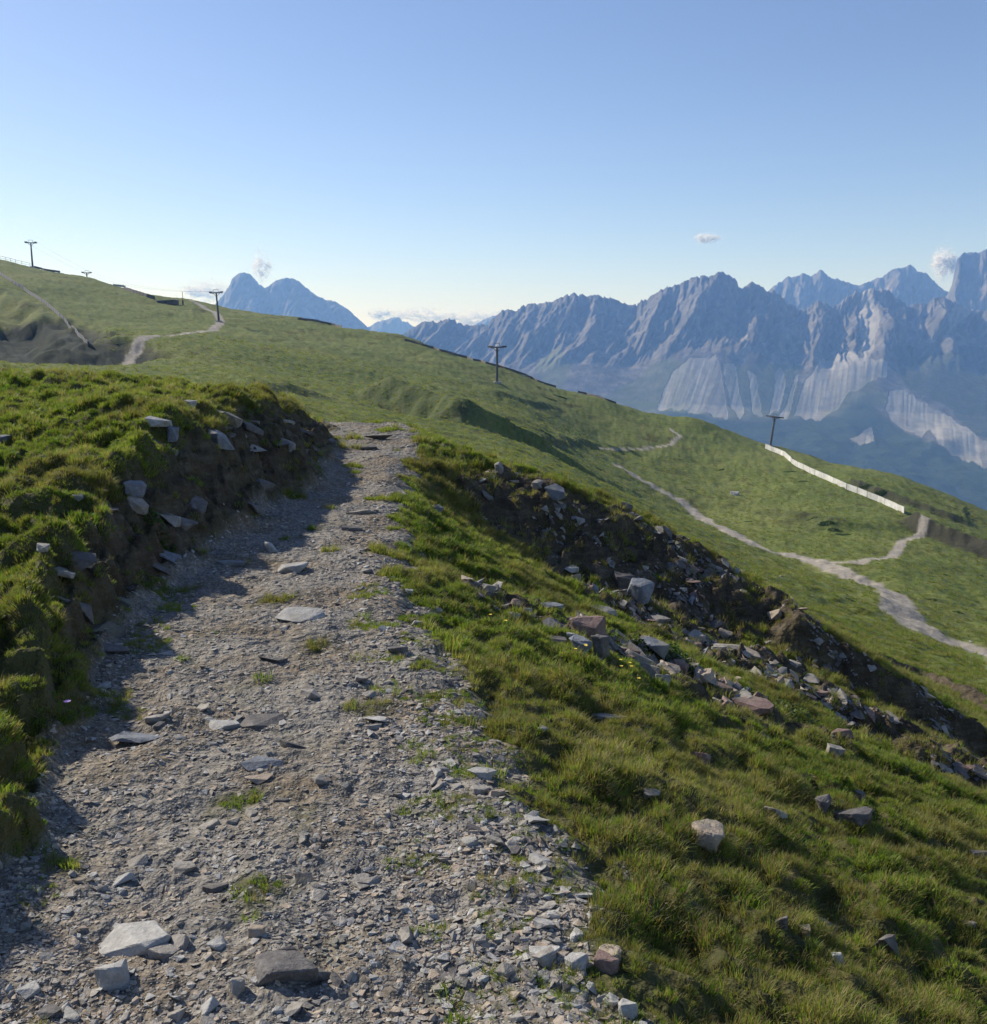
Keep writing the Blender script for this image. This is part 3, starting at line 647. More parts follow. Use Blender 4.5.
PATCHES = [(466, 702, .08), (452, 722, .07), (498, 762, .08), (512, 800, .08), (538, 832, .09), (478, 742, .07), (560, 885, .08), (472, 772, .06), (520, 846, .07), (590, 992, .10), (435, 665, .08), (425, 640, .08), (445, 758, .10), (410, 745, .05), (430, 806, .07), (465, 806, .08), (420, 868, .07), (418, 845, .05), (487, 885, .05), (500, 920, .06), (440, 935, .05), (530, 1003, .13), (548, 878, .08), (512, 858, .05), (162, 592, .10), (175, 607, .08), (142, 628, .09), (150, 645, .09), (105, 704, .10), (130, 712, .06),
           (370, 625, .1), (385, 660, .08), (372, 590, .08), (390, 690, .06), (40, 895, .06), (420, 700, .07), (440, 720, .07)]
PW = [(hit(a, b), c) for a, b, c in PATCHES]
def patchm(x, y):
    m = np.zeros_like(x)
    for h, c in PW: m = np.maximum(m, 1-sst(.6, 1.2, np.hypot(x-h[0], y-h[1])/c/1.45+.5*fbm(x*9, y*9, 2, 5)))
    return m*((np.abs(x-XRf(y)) < .75) | (x < XLf(y)+.4))
def gm(x, y):
    p = gz(x, y, PATH); rk = gz(x, y, ROCK); t = gz(x, y, TL); fc = 4*t*(1-t)
    m = (1-sst(.15, .6, p))*(1-.90*sst(.2, .6, rk))*(1-.88*np.clip(fc*1.5-.5, 0, 1)*sst(5.5, 7.5, y))*(.7+.5*sst(-.55, .0, fbm(x*2.1, y*2.1, 3, 71)))
    return np.clip(np.maximum(m, patchm(x, y)*.9), 0, 1)
bx, by, br = psamp(310000, 1.7, 24, gm, 21, cap=1050, azl=.66)
dry = .5*(gz(bx, by, ROCK) > .35)*(bx > XRf(by)) + fbm(bx*.55, by*.55, 3, 121)+.35*sst(8, 14, by)*(bx > XRf(by)) + .25*(np.abs(bx-XRf(by)-.2) < .3)*0
rv = rng.uniform(0, 1, len(bx)); pm = patchm(bx, by) > .3
vid = np.where(rv < np.clip(.10+.9*sst(-.05, .55, dry), 0, .8), 12+rng.integers(0, 4, len(bx)), np.where(rv > .86, 8+rng.integers(0, 4, len(bx)), rng.integers(0, 8, len(bx))))
lush = sst(.0, .4, fbm(bx*1.0, by*1.0, 2, 131))*sst(-.2, .2, bx-XRf(by))*(by < 6)
vid = np.where((lush*.6 > rng.uniform(0, 1, len(bx))) & (vid < 12), 8+rng.integers(0, 4, len(bx)), vid)
vid = np.where(pm, np.where(rng.uniform(0, 1, len(bx)) < .25, 12, rng.integers(0, 8, len(bx))), vid)
sc_ = np.interp(br, [2, 5, 12, 24], [.68, .82, 1.2, 1.9])*np.where(pm, .55, 1)*np.where(vid > 11, .85, 1)*(.66+.5*sst(-.3, .4, fbm(bx*3, by*3, 2, 141)))*np.where(bx < XLf(by), .75, .82)
print('tufts', len(bx))
lay('grass', tufts, bx, by, br, sc_, 'short alpine grass on the banks and slopes near the path', 3, vid=vid)
fx, fy, fr = psamp(150000, 22, 300, lambda x, y: (1-gz(x, y, ROCK))*.9*sst(-.5, .1, fbm(x*.5, y*.5, 3, 171))*(1-gz(x, y, PATH))*(gz(x, y, ROAD) < .1), 22, azl=.6)
lay('meadow_grass', tufts, fx, fy, fr, np.interp(fr, [22, 50, 110, 300], [1.8, 2.4, 3.4, 5.5]), 'rough grass on the slope falling away beyond the gully', 4)

# leafy plants in the gully, flowers
def leafy(name, c, rad, n, mat, label, seed, size=.03, cat='plant'):
    r_ = random.Random(seed); V, F = [], []
    for k in range(n):
        a = r_.uniform(0, 6.28); q = rad*math.sqrt(r_.random()); x, y = q*math.cos(a)*1.5, q*math.sin(a)*.8
        z0 = float(gz(np.array([c[0]+x]), np.array([c[1]+y]))[0])-c[2]+r_.uniform(.01, .10)*(1.2-q/rad)
        M_ = Euler((r_.uniform(-.9, .9), r_.uniform(-.9, .9), r_.uniform(0, 6.28))).to_matrix(); w = size*r_.uniform(.6, 1.2)
        i = len(V)
        for p in ((0, -.5, 0), (.32, -.1, .05), (.25, .3, .02), (0, .6, -.06), (-.25, .3, .02), (-.32, -.1, .05)):
            V.append(tuple(M_@Vector(p)*w+Vector((x, y, z0))))
        F.append(tuple(range(i, i+6)))
    me = bpy.data.meshes.new(name); me.from_pydata(V, [], F); me.materials.append(mat); o = link(name, me); o.location = c
    return props(o, label, cat)
leafy('leafy_plant', hit(672, 655), .20, 900, ML, 'bright green leafy clump among the gully rubble beside the light blue grey boulder', 1)
leafy('leafy_plant', hit(640, 650), .10, 260, ML, 'smaller leafy sprig behind the big tilted slab', 2)
leafy('leafy_plant', hit(790, 716), .28, 900, ML, 'dark low shrub on the dark strip down the right slope', 3)
leafy('leafy_plant', hit(158, 530), .08, 160, ML, 'single yellow green weed growing low on the shaded bank', 4)
for px, row, k in [(827, 524, 1.3), (835, 531, 1.0), (843, 535, 1.1), (812, 519, .8), (790, 472, .9), (803, 482, .7), (866, 488, 1.0), (880, 494, .9), (800, 616, .8), (788, 607, .6), (868, 612, .9), (905, 640, .7), (748, 522, .7), (720, 470, .6), (560, 397, 1.0), (551, 400, .8), (640, 500, .6), (690, 490, .6), (850, 600, .8), (775, 590, .5), (930, 600, .9), (958, 612, .8), (945, 575, .8), (600, 470, .6), (530, 430, .9), (545, 433, .8)]:
    h = hit(px, row)
    if h[1] < 60: continue
    k *= h[1]/220
    o = leafy('dwarf_shrub', h, k*1.1, 420, ML, 'low dark juniper cushion dotted over the sunny meadow', int(px), .30*k, 'shrub'); o['group'] = 'dark juniper cushions in the meadow'
scatter(sample(36, 60, 260, lambda x, y: (gz(x, y, ROAD) < .1)*1., 8, .5), 'meadow_stone', 'pale stone lying far out on the sunny meadow', 'pale stones scattered over the meadow', 'stone', ['grey', 'pale', 'tan'], .25, .6, 8, .1)
M_YEL = simple('petal_yellow', (.75, .55, .05), .6); M_VIO = simple('petal_violet', (.16, .08, .42), .6); M_STEM = simple('stem_green', (.07, .11, .03), .7)
def flower(px, row, mat, label, group=None, size=.012):
    h = hit(px, row); o = bpy.data.objects.new('flower', None); COL.objects.link(o); o.location = h; o.empty_display_size = .05; props(o, label, 'flower', group)
    r_ = random.Random(px*7+row); lean = Vector((r_.uniform(-.02, .02), r_.uniform(-.02, .02), .10))
    bm = bmesh.new()
    for a, b, ra, rb in ((Vector((0, 0, -.01)), lean, .0012, .001),):
        vs = [bm.verts.new((a.x+ra*math.cos(t), a.y+ra*math.sin(t), a.z)) for t in (0, 2.1, 4.2)]; vt = [bm.verts.new((b.x+rb*math.cos(t), b.y+rb*math.sin(t), b.z)) for t in (0, 2.1, 4.2)]
        for k in range(3): bm.faces.new((vs[k], vs[(k+1) % 3], vt[(k+1) % 3], vt[k]))
    me = bpy.data.meshes.new('stem'); bm.to_mesh(me); bm.free(); me.materials.append(M_STEM); link('stem', me, o)
    bm = bmesh.new()
    for k in range(8):
        a = k*math.pi/4; d = Vector((math.cos(a), math.sin(a), .25)); s_ = Vector((-math.sin(a), math.cos(a), 0))*size*.35
        c0 = lean; vs = [bm.verts.new(c0+s_*.3), bm.verts.new(c0-s_*.3), bm.verts.new(c0+d*size*.7-s_), bm.verts.new(c0+d*size), bm.verts.new(c0+d*size*.7+s_)]
        bm.faces.new(vs)
    me = bpy.data.meshes.new('petals'); bm.to_mesh(me); bm.free(); me.materials.append(mat); link('petals', me, o)
for px, row in [(576, 666), (584, 660), (623, 684), (627, 678), (622, 676), (508, 638), (636, 695), (490, 632), (586, 663), (630, 683)]:
    flower(px, row, M_YEL, 'tiny yellow flower in the lush grass below the gully rubble', 'yellow flowers in the grass below the gully')
flower(69, 724, M_VIO, 'single violet flower on the lush tussock at the left path edge', size=.016)

# ------------------------------------------------------------------ distant mountains
ZG = lambda row, D: H0+ray(500, row)[1]*D
def mat_mount():
    t = NT('mountain_rock'); p = t.pos(); mp = t.n('ShaderNodeMapping'); mp.inputs['Scale'].default_value = (1, 1, .28); t.l(p, mp.inputs['Vector'])
    a = t.noise(mp.outputs[0], .018, 8, .68); b = t.noise(p, .006, 6, .6)
    rock = t.ramp(a, [(.32, (.055, .052, .052)), (.5, (.105, .10, .098)), (.66, (.22, .20, .19))])
    scr = t.ramp(t.noise(mp.outputs[0], .03, 4, .6), [(.3, (.22, .215, .21)), (.7, (.35, .34, .33))])
    forest_and_shade = t.ramp(t.noise(p, .05, 6, .75), [(.35, (.016, .028, .016)), (.65, (.040, .058, .030))])  # woods, and also the shade painted on the right slope
    gr = t.ramp(b, [(.3, (.06, .085, .03)), (.7, (.12, .14, .06))])
    g = t.mix(t.attr('green'), rock, gr); g = t.mix(t.attr('scree'), g, scr); g = t.mix(t.attr('forest_and_shade'), g, forest_and_shade)
    nrm = t.bump(t.math('MULTIPLY', a, t.math('SUBTRACT', 1.0, t.math('MULTIPLY', t.attr('scree'), .85))), .8, 14)
    return t.bsdf(g, .95, nrm, .1)
MM = mat_mount()
def inpoly(px, py, poly):
    ins = np.zeros(px.shape, bool); n = len(poly)
    for i in range(n):
        x1, y1 = poly[i]; x2, y2 = poly[(i+1) % n]
        c = ((y1 > py) != (y2 > py)) & (px < (x2-x1)*(py-y1)/(y2-y1+1e-9)+x1); ins ^= c
    return ins
SCREE = [[(655, 412), (672, 372), (690, 358), (716, 356), (722, 376), (727, 416), (700, 412)], [(722, 366), (734, 364), (744, 410), (738, 418), (729, 400)], [(748, 372), (756, 374), (762, 415), (754, 412)],
         [(768, 418), (776, 374), (783, 368), (785, 385), (776, 412)], [(793, 416), (806, 380), (818, 362), (845, 352), (868, 356), (888, 362), (886, 376), (868, 384), (850, 395), (832, 410), (815, 420)], [(778, 416), (797, 374), (800, 376), (786, 417)],
         [(884, 408), (890, 390), (902, 391), (918, 400), (945, 414), (962, 428), (985, 440), (1030, 452), (1030, 478), (980, 468), (955, 456), (940, 444), (930, 430), (922, 438), (905, 430), (892, 420)],
         [(862, 290), (872, 288), (880, 318), (870, 358), (863, 356), (858, 320)], [(735, 338), (748, 336), (744, 342), (736, 342)], [(762, 344), (774, 336), (768, 346)], [(948, 312), (958, 305), (972, 310), (962, 322), (952, 330)], [(851, 438), (870, 428), (876, 440), (862, 446)], [(1000, 380), (1040, 370), (1080, 400), (1050, 430)]]
GREEN = [[(585, 412), (640, 372), (668, 355), (690, 358), (700, 412), (720, 410), (690, 440), (600, 420)], [(726, 372), (800, 360), (800, 420), (726, 415)], [(820, 410), (870, 380), (890, 400), (850, 420)], [(536, 366), (560, 350), (572, 372), (550, 400)]]
PALE = [[(615, 398), (640, 402), (690, 405), (705, 412), (680, 414), (640, 408)]]
def massif(name, label, crest, D, foot_row, depth, back, seed, ncol, nrow, prof, rib, jag=6, masks=True, cat='mountain', group=None, forest_row=None):
    pxs = np.linspace(crest[0][0], crest[-1][0], ncol); rows = np.interp(pxs, [c[0] for c in crest], [c[1] for c in crest])
    c = (pxs-CX)/FPX/(CP-(rows-CY)/FPX*SP)
    zc = H0 + D*((-SP-(rows-CY)/FPX*CP)/(CP-(rows-CY)/FPX*SP)); zc = zc + jag*1.6*fbm(pxs/5, pxs*0+seed, 5, seed, .65) - jag*1.3*np.abs(fbm(pxs/3.1, pxs*0+seed+9, 3, seed+2))*2 + jag*1.2
    zb = ZG(foot_row, D-depth)
    t = np.concatenate([np.linspace(0, 1, nrow), 1+np.linspace(0, 1, 20)[1:]])
    T, Cc = np.meshgrid(t, c, indexing='ij'); Zc = np.broadcast_to(zc, T.shape)
    fr = np.interp(t, [0]+[p[0] for p in prof]+[1, 2], [0]+[p[1] for p in prof]+[1, .25])[:, None]
    Yd = np.where(T <= 1, D-depth*(1-T), D+back*(T-1))
    Xd = Cc*Yd; 
    def sm(a, k): return np.convolve(np.pad(a, k, mode='edge'), np.hanning(2*k+3)[1:-1]/np.hanning(2*k+3)[1:-1].sum(), 'same')[k:-k]
    z1 = sm(zc, max(2, ncol//110)); z2 = sm(zc, ncol//14); k1 = sst(.80, 1, fr); k2 = sst(.35, .75, fr)
    Zm = zb+((z2*(1-k2)+z1*k2)*(1-k1)+zc*k1-zb)*fr
    hi = sst(.54, .68, fr*np.ones_like(T))*(1-sst(.93, 1.0, T)*.8)*(T <= 1)+.5*(T > 1)
    # ribs and couloirs running down the slope, carved as ridges over the ground plan
    u1 = Xd+.35*(D-Yd); w1 = rib*(ridged(u1/330, Yd/1500, 4, seed+3)-.55)+rib*.42*(ridged(u1/110, Yd/420, 4, seed+5)-.5)+rib*.18*fbm(u1/40, Zm/120, 3, seed+8)
    Yd = Yd - w1*hi*1.7; Zm = Zm + w1*hi*.55
    lo = (1-sst(.24, .37, fr*np.ones_like(T))); Zm = Zm + lo*sst(0, .1, T)*rib*.55*(fbm(Xd/520, Yd/520, 4, seed+12)+.35*ridged((Xd+.4*Yd)/420, Yd/500, 3, seed+14)-.3)
    Zm = np.where(T < .02, zb-60, Zm)
    V = np.stack([Xd, Yd, Zm], -1).reshape(-1, 3); n, m = T.shape; id_ = np.arange(n*m).reshape(n, m)
    F = np.stack([id_[:-1, :-1], id_[:-1, 1:], id_[1:, 1:], id_[1:, :-1]], -1).reshape(-1, 4)
    PX, PY = project(Xd, Yd, Zm); jx = 5*fbm(Xd/200, Zm/160, 4, seed+20); jy = 6*fbm(Xd/240+50, Zm/200, 4, seed+21, .45)
    A = {}
    sc = np.zeros(T.shape); gr = np.zeros(T.shape); fo_shade = np.zeros(T.shape)
    if masks:
        for P_ in SCREE: sc = np.maximum(sc, inpoly(PX+jx*.4+1.2*fbm((Xd-900*T)/30, T*4, 2, 29), PY+jy*.4+3.2*fbm((Xd-900*T)/45, T*3, 2, 39), P_)*1.)
        sc *= (.62+.38*sst(-.35, .3, fbm((Xd-900*T)/95, T*3, 4, 9)))*(.78+.22*sst(-.4, .4, fbm((Xd-900*T)/18, T*5, 2, 19)))
        for P_ in GREEN: gr = np.maximum(gr, inpoly(PX+jx, PY+jy, P_)*.6)
        for P_ in PALE: gr = np.maximum(gr, inpoly(PX+jx*.5, PY+jy*.3, P_)*1.)
        fl = np.interp(PX, [400, 600, 700, 790, 870, 905, 987, 1100], [330, 420, 414, 418, 404, 428, 466, 480])
        fo_shade = sst(-4, 5, PY+jy-fl)*(T <= 1)
        fo_shade = np.maximum(fo_shade, .75*inpoly(PX+jx, PY+jy, [(893, 345), (935, 352), (1010, 345), (1010, 445), (968, 432), (942, 408), (906, 388)]))*(1-.9*(sc > .3))  # shaded slope at right: its shade is painted with the forest colour
        for P_ in PALE: fo_shade *= 1-inpoly(PX+jx*.5, PY+jy*.3, P_)
    A = {'scree': sc*(T <= 1), 'green': gr, 'forest_and_shade': fo_shade}
    o = link(name, npmesh(name, V, F, [MM], {k: v.ravel() for k, v in A.items()})); o['label'] = label
    if cat: props(o, None, cat, group)
    return o
crA = [(330, 372), (380, 348), (406, 333), (414, 328), (424, 322), (436, 322), (450, 319.6), (458, 323), (467, 326), (488, 324.5), (498, 315), (506, 310.5), (515, 312), (528, 304), (540, 304), (552, 302), (562, 297), (575, 294), (585, 296), (594, 295), (610, 297), (622, 302), (634, 305), (643, 300), (652, 296), (662, 290), (670, 287), (680, 284), (687, 280), (696, 277.5), (705, 277), (712, 276), (720, 273.5), (729, 275), (736, 279), (741, 289), (745, 287), (752, 282), (760, 284), (767, 291), (775, 291), (787, 301), (802, 310), (808, 309), (818, 300.5), (824, 303), (830, 307.5), (839, 304.5), (848, 296), (857, 291), (862, 292), (869, 289), (880, 290), (889, 289), (894, 296), (900, 301.5), (909, 306), (916, 304), (927, 304.5), (934, 299), (942, 297), (950, 299), (957, 303), (965, 307), (975, 308), (987, 311.5), (1010, 306), (1040, 320), (1090, 310), (1150, 330), (1230, 360)]
o = massif('mountain', 'long jagged rock range with pale scree fans and dark forest across the valley', crA, 5200, 530, 2300, 1500, 3, 900, 300, [(.10, .05), (.36, .22), (.54, .34), (.69, .57), (.80, .69)], 80, 5); o['category'] = 'mountain range'
crB = [(740, 315), (765, 294), (772, 288), (780, 282), (787, 277), (795, 277), (804, 274), (811, 277), (816, 273), (821, 270.5), (828, 275.6), (839, 280), (850, 284), (860, 286), (872, 280), (884, 276), (892, 270), (900, 269), (905, 268), (910, 265), (918, 271), (927, 274), (936, 285), (948, 292), (965, 300), (990, 305), (1020, 320)]
massif('mountain', 'pale serrated peaks rising behind the long rock range', crB, 7600, 420, 1500, 1200, 21, 300, 90, [(.2, .1), (.6, .45)], 110, 5, False)
crC = [(935, 312), (949, 292), (952, 286), (955, 272), (957, 259), (961, 256), (966, 251), (972, 252), (979, 253), (985, 250), (992, 247), (1004, 250), (1016, 244), (1035, 252), (1048, 275), (1060, 282), (1090, 310)]
massif('mountain', 'sheer square topped rock tower cut by the right margin', crC, 6600, 400, 1300, 1200, 33, 200, 110, [(.3, .12), (.6, .3), (.8, .55)], 100, 3, False)
crD = [(196, 335), (205, 318), (214, 305), (222, 297), (229, 286), (232, 279), (236, 275.6), (240, 273), (244, 272.5), (249, 273.5), (253, 277), (259, 284), (265, 288), (269, 286), (273, 282), (280, 280), (285, 278), (292, 278), (297, 280), (302, 284), (306, 288), (315, 295), (325, 300), (334, 301), (342, 306), (349, 310), (356, 317), (364, 324), (380, 340)]
massif('mountain', 'twin topped blue mountain behind the lift tower on the left ridge', crD, 7800, 380, 1300, 1200, 44, 300, 110, [(.3, .12), (.6, .4)], 55, 3, False)
crE = [(350, 345), (362, 332), (375, 323), (380, 321), (385, 320.6), (391, 318.5), (397.6, 318), (405, 322), (413, 326), (430, 334), (450, 330), (470, 328), (480, 322), (487, 318), (493, 316), (500, 318), (515, 322), (540, 335)]
massif('mountain', 'faintest low peaks on the horizon between the twin topped mountain and the long range', crE, 10500, 360, 1000, 800, 55, 160, 40, [(.5, .4)], 80, 6, False)

# ------------------------------------------------------------------ clouds: dense puffs of tiny white flakes far beyond the mountains
tc = NT('cloud_vapour'); _d = tc.n('ShaderNodeBsdfDiffuse'); _t = tc.n('ShaderNodeBsdfTranslucent'); _m = tc.n('ShaderNodeMixShader', Fac=.5)
_d.inputs[0].default_value = (.97, .97, .98, 1); _t.inputs[0].default_value = (.97, .97, .98, 1); tc.l(_d.outputs[0], _m.inputs[1]); tc.l(_t.outputs[0], _m.inputs[2]); tc.l(_m.outputs[0], tc.out.inputs['Surface'])
def cloud(px, row, wpx, hpx, label, seed, D=15000, n=9, dens=1.0, group=None):
    r_ = np.random.default_rng(seed); c, e = ray(px, row); W, Hh = wpx*D/FPX, hpx*D/FPX
    N_ = int(wpx*hpx*60*dens); cen = r_.uniform(-1, 1, n); k = r_.integers(0, n, N_); f = 1-.6*np.abs(cen)
    oz = r_.uniform(-.35, .35, n)*Hh*f
    P = np.stack([cen[k]*W*.38+r_.laplace(0, .11, N_)*W*f[k], r_.normal(0, .15, N_)*W, oz[k]+r_.laplace(0, .14, N_)*Hh*f[k]], 1)
    q = fbm(P[:, 0]/W*7, P[:, 2]/Hh*5, 3, seed); P = P[q > -.45+.8*r_.uniform(0, 1, N_)-.1]; N_ = len(P)
    u = r_.normal(size=(N_, 3)); u /= np.linalg.norm(u, axis=1)[:, None]; v = np.cross(u, r_.normal(size=(N_, 3))); v /= np.linalg.norm(v, axis=1)[:, None]
    s_ = (D*.00045*r_.uniform(.4, 1, N_))[:, None]; V = np.stack([P-u*s_, P-v*s_, P+u*s_, P+v*s_], 1).reshape(-1, 3)
    o = link('cloud', npmesh('cloud', V, np.arange(4*N_).reshape(-1, 4), [tc.m], None, False)); o.location = (c*D, D, H0+e*D); return props(o, label, 'cloud', group)
cloud(706, 238, 26, 9, 'small isolated white cloud high in the sky above the long range', 1, dens=.4)
cloud(262, 266, 22, 32, 'upright wispy cloud rising behind the twin topped mountain', 17, n=7, dens=.22)
cloud(210, 292, 56, 20, 'bright cloud bank behind the left shoulder of the twin topped mountain', 3, n=14, dens=.35)
cloud(944, 264, 24, 28, 'soft cloud beside the square rock tower', 4, n=10, dens=.6)
cloud(381, 313, 26, 12, 'small puff above the low horizon peaks', 5, n=8, dens=.5)
cloud(425, 316, 70, 14, 'faint low cloud strip over the left end of the long range', 6, n=14, dens=.35)
cloud(480, 318, 60, 16, 'bright low cloud band touching the long range crest', 7, n=14, dens=.6)

# ------------------------------------------------------------------ built things
def boxm(bm, c, s, rot=None):
    r = bmesh.ops.create_cube(bm, size=1); m_ = Matrix.Translation(c)@(rot.to_4x4() if rot else Matrix())@Matrix.Diagonal((*s, 1))
    bmesh.ops.transform(bm, matrix=m_, verts=r['verts'])
def rodm(bm, a, b, ra, rb=None, seg=8):
    a, b = Vector(a), Vector(b); d = b-a
    r = bmesh.ops.create_cone(bm, cap_ends=True, segments=seg, radius1=ra, radius2=rb if rb else ra, depth=d.length)
    bmesh.ops.transform(bm, matrix=Matrix.Translation((a+b)/2)@Vector((0, 0, 1)).rotation_difference(d).to_matrix().to_4x4(), verts=r['verts'])
def part(name, bm, mat, parent=None, bev=0):
    if bev: bmesh.ops.bevel(bm, geom=bm.edges[:], offset=bev, segments=1, affect='EDGES')
    me = bpy.data.meshes.new(name); bm.to_mesh(me); bm.free(); me.materials.append(mat); return link(name, me, parent)
def thing(name, loc, label, cat, group=None, rz=0):
    o = bpy.data.objects.new(name, None); COL.objects.link(o); o.location = loc; o.rotation_euler = (0, 0, rz); return props(o, label, cat, group)
TW = {}
def tower(px, base_row, top_row, label, lean=0, yaw=0, base=None, double=False):
    h = hit(px, base_row) if base is None else np.array(base); Ht = (base_row-top_row)*h[1]/FPX
    t = thing('lift_tower', (h[0], h[1], h[2]-.3), label, 'lift tower', 'chairlift towers along the ridge', yaw); t.rotation_euler = (0, lean, yaw)
    k = Ht/11
    b = bmesh.new(); boxm(b, (0, 0, .2), (2.2*k, 2.2*k, .9)); part('foundation', b, M_CONC, t, .05)
    b = bmesh.new(); rodm(b, (0, 0, .3), (0, 0, Ht), .42*k, .27*k, 16); part('pole', b, M_STEEL, t)
    b = bmesh.new(); boxm(b, (0, 0, Ht-.1), (4.2*k, .42*k, .42*k)); rodm(b, (-1.2*k, 0, Ht-.3*k), (-.2*k, 0, Ht-1.3*k), .1*k); rodm(b, (1.2*k, 0, Ht-.3*k), (.2*k, 0, Ht-1.3*k), .1*k); part('crossarm', b, M_STEEL, t, .03)
    b = bmesh.new()
    for s_ in (-.8, .8): rodm(b, (s_*k, 0, Ht), (s_*k, 0, Ht+1.1*k), .07*k)
    rodm(b, (-.9*k, 0, Ht+1.1*k), (.9*k, 0, Ht+1.1*k), .07*k); part('lifting_frame', b, M_STEEL, t)
    b = bmesh.new()
    for j in range(int(Ht/.4)): rodm(b, (-.2*k, -.5*k, .8+j*.4), (.2*k, -.5*k, .8+j*.4), .02)
    for s_ in (-.2, .2): rodm(b, (s_*k, -.5*k, .6), (s_*k, -.5*k, Ht), .03)
    part('ladder', b, M_DARK, t)
    for s_ in (-1, 1):
        b = bmesh.new(); boxm(b, (s_*2.05*k, 0, Ht+.12*k), (.28*k, 4.4*k, .24*k)); boxm(b, (s_*1.6*k, 0, Ht+.30*k), (.6*k, 3.6*k, .07)); sa = part('sheave_assembly', b, M_DARK, t)
        for j in range(6):
            b = bmesh.new(); y = (-2+j*.8)*k; rodm(b, (s_*2.22*k, y, Ht+.1*k), (s_*2.4*k, y, Ht+.1*k), .26*k, None, 12); part('sheave', b, M_DARK, sa)
    TW[px] = (Vector((h[0], h[1], h[2]-.3)), Ht, yaw, k)
    return t
tower(32, 259, 235, 'lift tower standing on the highest part of the left skyline', 0, .35)
tower(88, 292, 272, 'lift tower of which only the head shows above the left skyline', 0, .3, base=pt(88, 293, 475))
tower(219, 322, 293, 'lift tower beside the bend of the track in front of the twin topped mountain', -.05, .2)
tower(497, 383, 347, 'lift tower alone in the middle of the green slope', 0, .25)
tower(770, 446, 416, 'slanting lift tower at the upper end of the white barrier', .14, .4)
# haul ropes, tower to tower
def rope(a, b, label):
    (pa, ha, ya, ka), (pb, hb, yb, kb) = TW[a], TW[b]
    for s_ in (-1, 1):
        A_ = pa+Vector((math.cos(ya)*s_*2.3*ka, math.sin(ya)*s_*2.3*ka, ha+.4)); B_ = pb+Vector((math.cos(yb)*s_*2.3*kb, math.sin(yb)*s_*2.3*kb, hb+.4)); bm = bmesh.new(); n = 14; prev = A_
        for j in range(1, n+1):
            q = j/n; c_ = A_.lerp(B_, q)+Vector((0, 0, -4*q*(1-q)*.018*(A_-B_).length)); rodm(bm, prev, c_, .022, None, 5); prev = c_
        o = part('haul_rope', bm, M_DARK); o['label'] = label % ('outer' if s_ < 0 else 'inner'); o['category'] = 'cable'
rope(32, 88, '%s lift rope from the skyline tower to the half hidden tower')
rope(88, 219, '%s lift rope from the half hidden tower to the tower at the track bend')

def fence(pts, ht, label, cat, name, panel_mat, post_mat, solid=True, step=6, lift=0, gap=4.0, thick=.06):
    P = [hit(*pts[0])]
    for q in polyhit(pts, step)[1:]: P.append(q)
    P = np.array(P); cum = np.concatenate([[0], np.cumsum(np.hypot(np.diff(P[:, 0]), np.diff(P[:, 1])))]); 
    t = thing(name, P[0], label, cat); o0 = Vector(P[0]); n = max(2, int(cum[-1]/gap)); Q = []
    for j in range(n+1):
        s_ = cum[-1]*j/n; x = np.interp(s_, cum, P[:, 0]); y = np.interp(s_, cum, P[:, 1]); Q.append(Vector((x, y, float(gz(np.array([x]), np.array([y]))[0])+lift)))
    for j in range(1, len(Q)-1): Q[j].z = (Q[j-1].z+Q[j+1].z)/4+Q[j].z/2
    b = bmesh.new()
    for A_, B_ in zip(Q[:-1], Q[1:]):
        d = (B_-A_); nrm_ = Vector((-d.y, d.x, 0)).normalized()*thick; 
        if solid: bands = [(.05, ht)]
        else: bands = [(ht*.40, ht*.46), (ht*.92, ht)]
        for z0, z1 in bands:
            vs = [b.verts.new(v_-o0) for v_ in (A_+nrm_+Vector((0, 0, z0)), B_+nrm_+Vector((0, 0, z0)), B_+nrm_+Vector((0, 0, z1)), A_+nrm_+Vector((0, 0, z1)), A_-nrm_+Vector((0, 0, z0)), B_-nrm_+Vector((0, 0, z0)), B_-nrm_+Vector((0, 0, z1)), A_-nrm_+Vector((0, 0, z1)))]
            for f in ((0, 1, 2, 3), (5, 4, 7, 6), (3, 2, 6, 7), (4, 5, 1, 0), (1, 5, 6, 2), (4, 0, 3, 7)): b.faces.new([vs[i] for i in f])
    part('panel' if solid else 'rail', b, panel_mat, t)
    for j, A_ in enumerate(Q[:100]):
        b = bmesh.new(); c_ = A_-o0+Vector((0, -thick-.09, 0)); rodm(b, c_+Vector((0, 0, -.5)), c_+Vector((0, 0, ht+.06)), .07, None, 6); part('post', b, post_mat, t)
    return t
fence([(765, 449), (785, 457), (792, 464), (800, 469), (820, 478), (850, 491), (880, 503), (904, 514)], 1.6, 'long white windbreak barrier winding down the sunny meadow', 'barrier', 'windbreak_barrier', M_WHITE, M_STEEL)
fence([(298, 320), (320, 322), (342, 325)], .9, 'short dark board fence on the skyline left of centre', 'fence', 'board_fence', M_WOOD, M_WOOD)
fence([(405, 341), (440, 351), (480, 362), (520, 373), (556, 384)], .8, 'long dark board fence along the falling skyline behind the middle tower', 'fence', 'board_fence', M_WOOD, M_WOOD)
fence([(578, 391), (600, 398), (616, 404)], .7, 'low dark board fence on the skyline right of the middle tower', 'fence', 'board_fence', M_WOOD, M_WOOD)
fence([(0, 258), (14, 260), (30, 262)], 1.6, 'post and rail fence on the skyline left of the highest lift tower', 'fence', 'rail_fence', M_WOOD, M_WOOD, False, gap=3)
fence([(34, 264), (60, 271)], .9, 'dark board fence going down from the highest lift tower', 'fence', 'board_fence', M_WOOD, M_WOOD)
fence([(124, 290), (140, 295), (155, 300)], 1.3, 'dark board fence next to the pale snow bank on the left skyline', 'fence', 'board_fence', M_WOOD, M_WOOD)
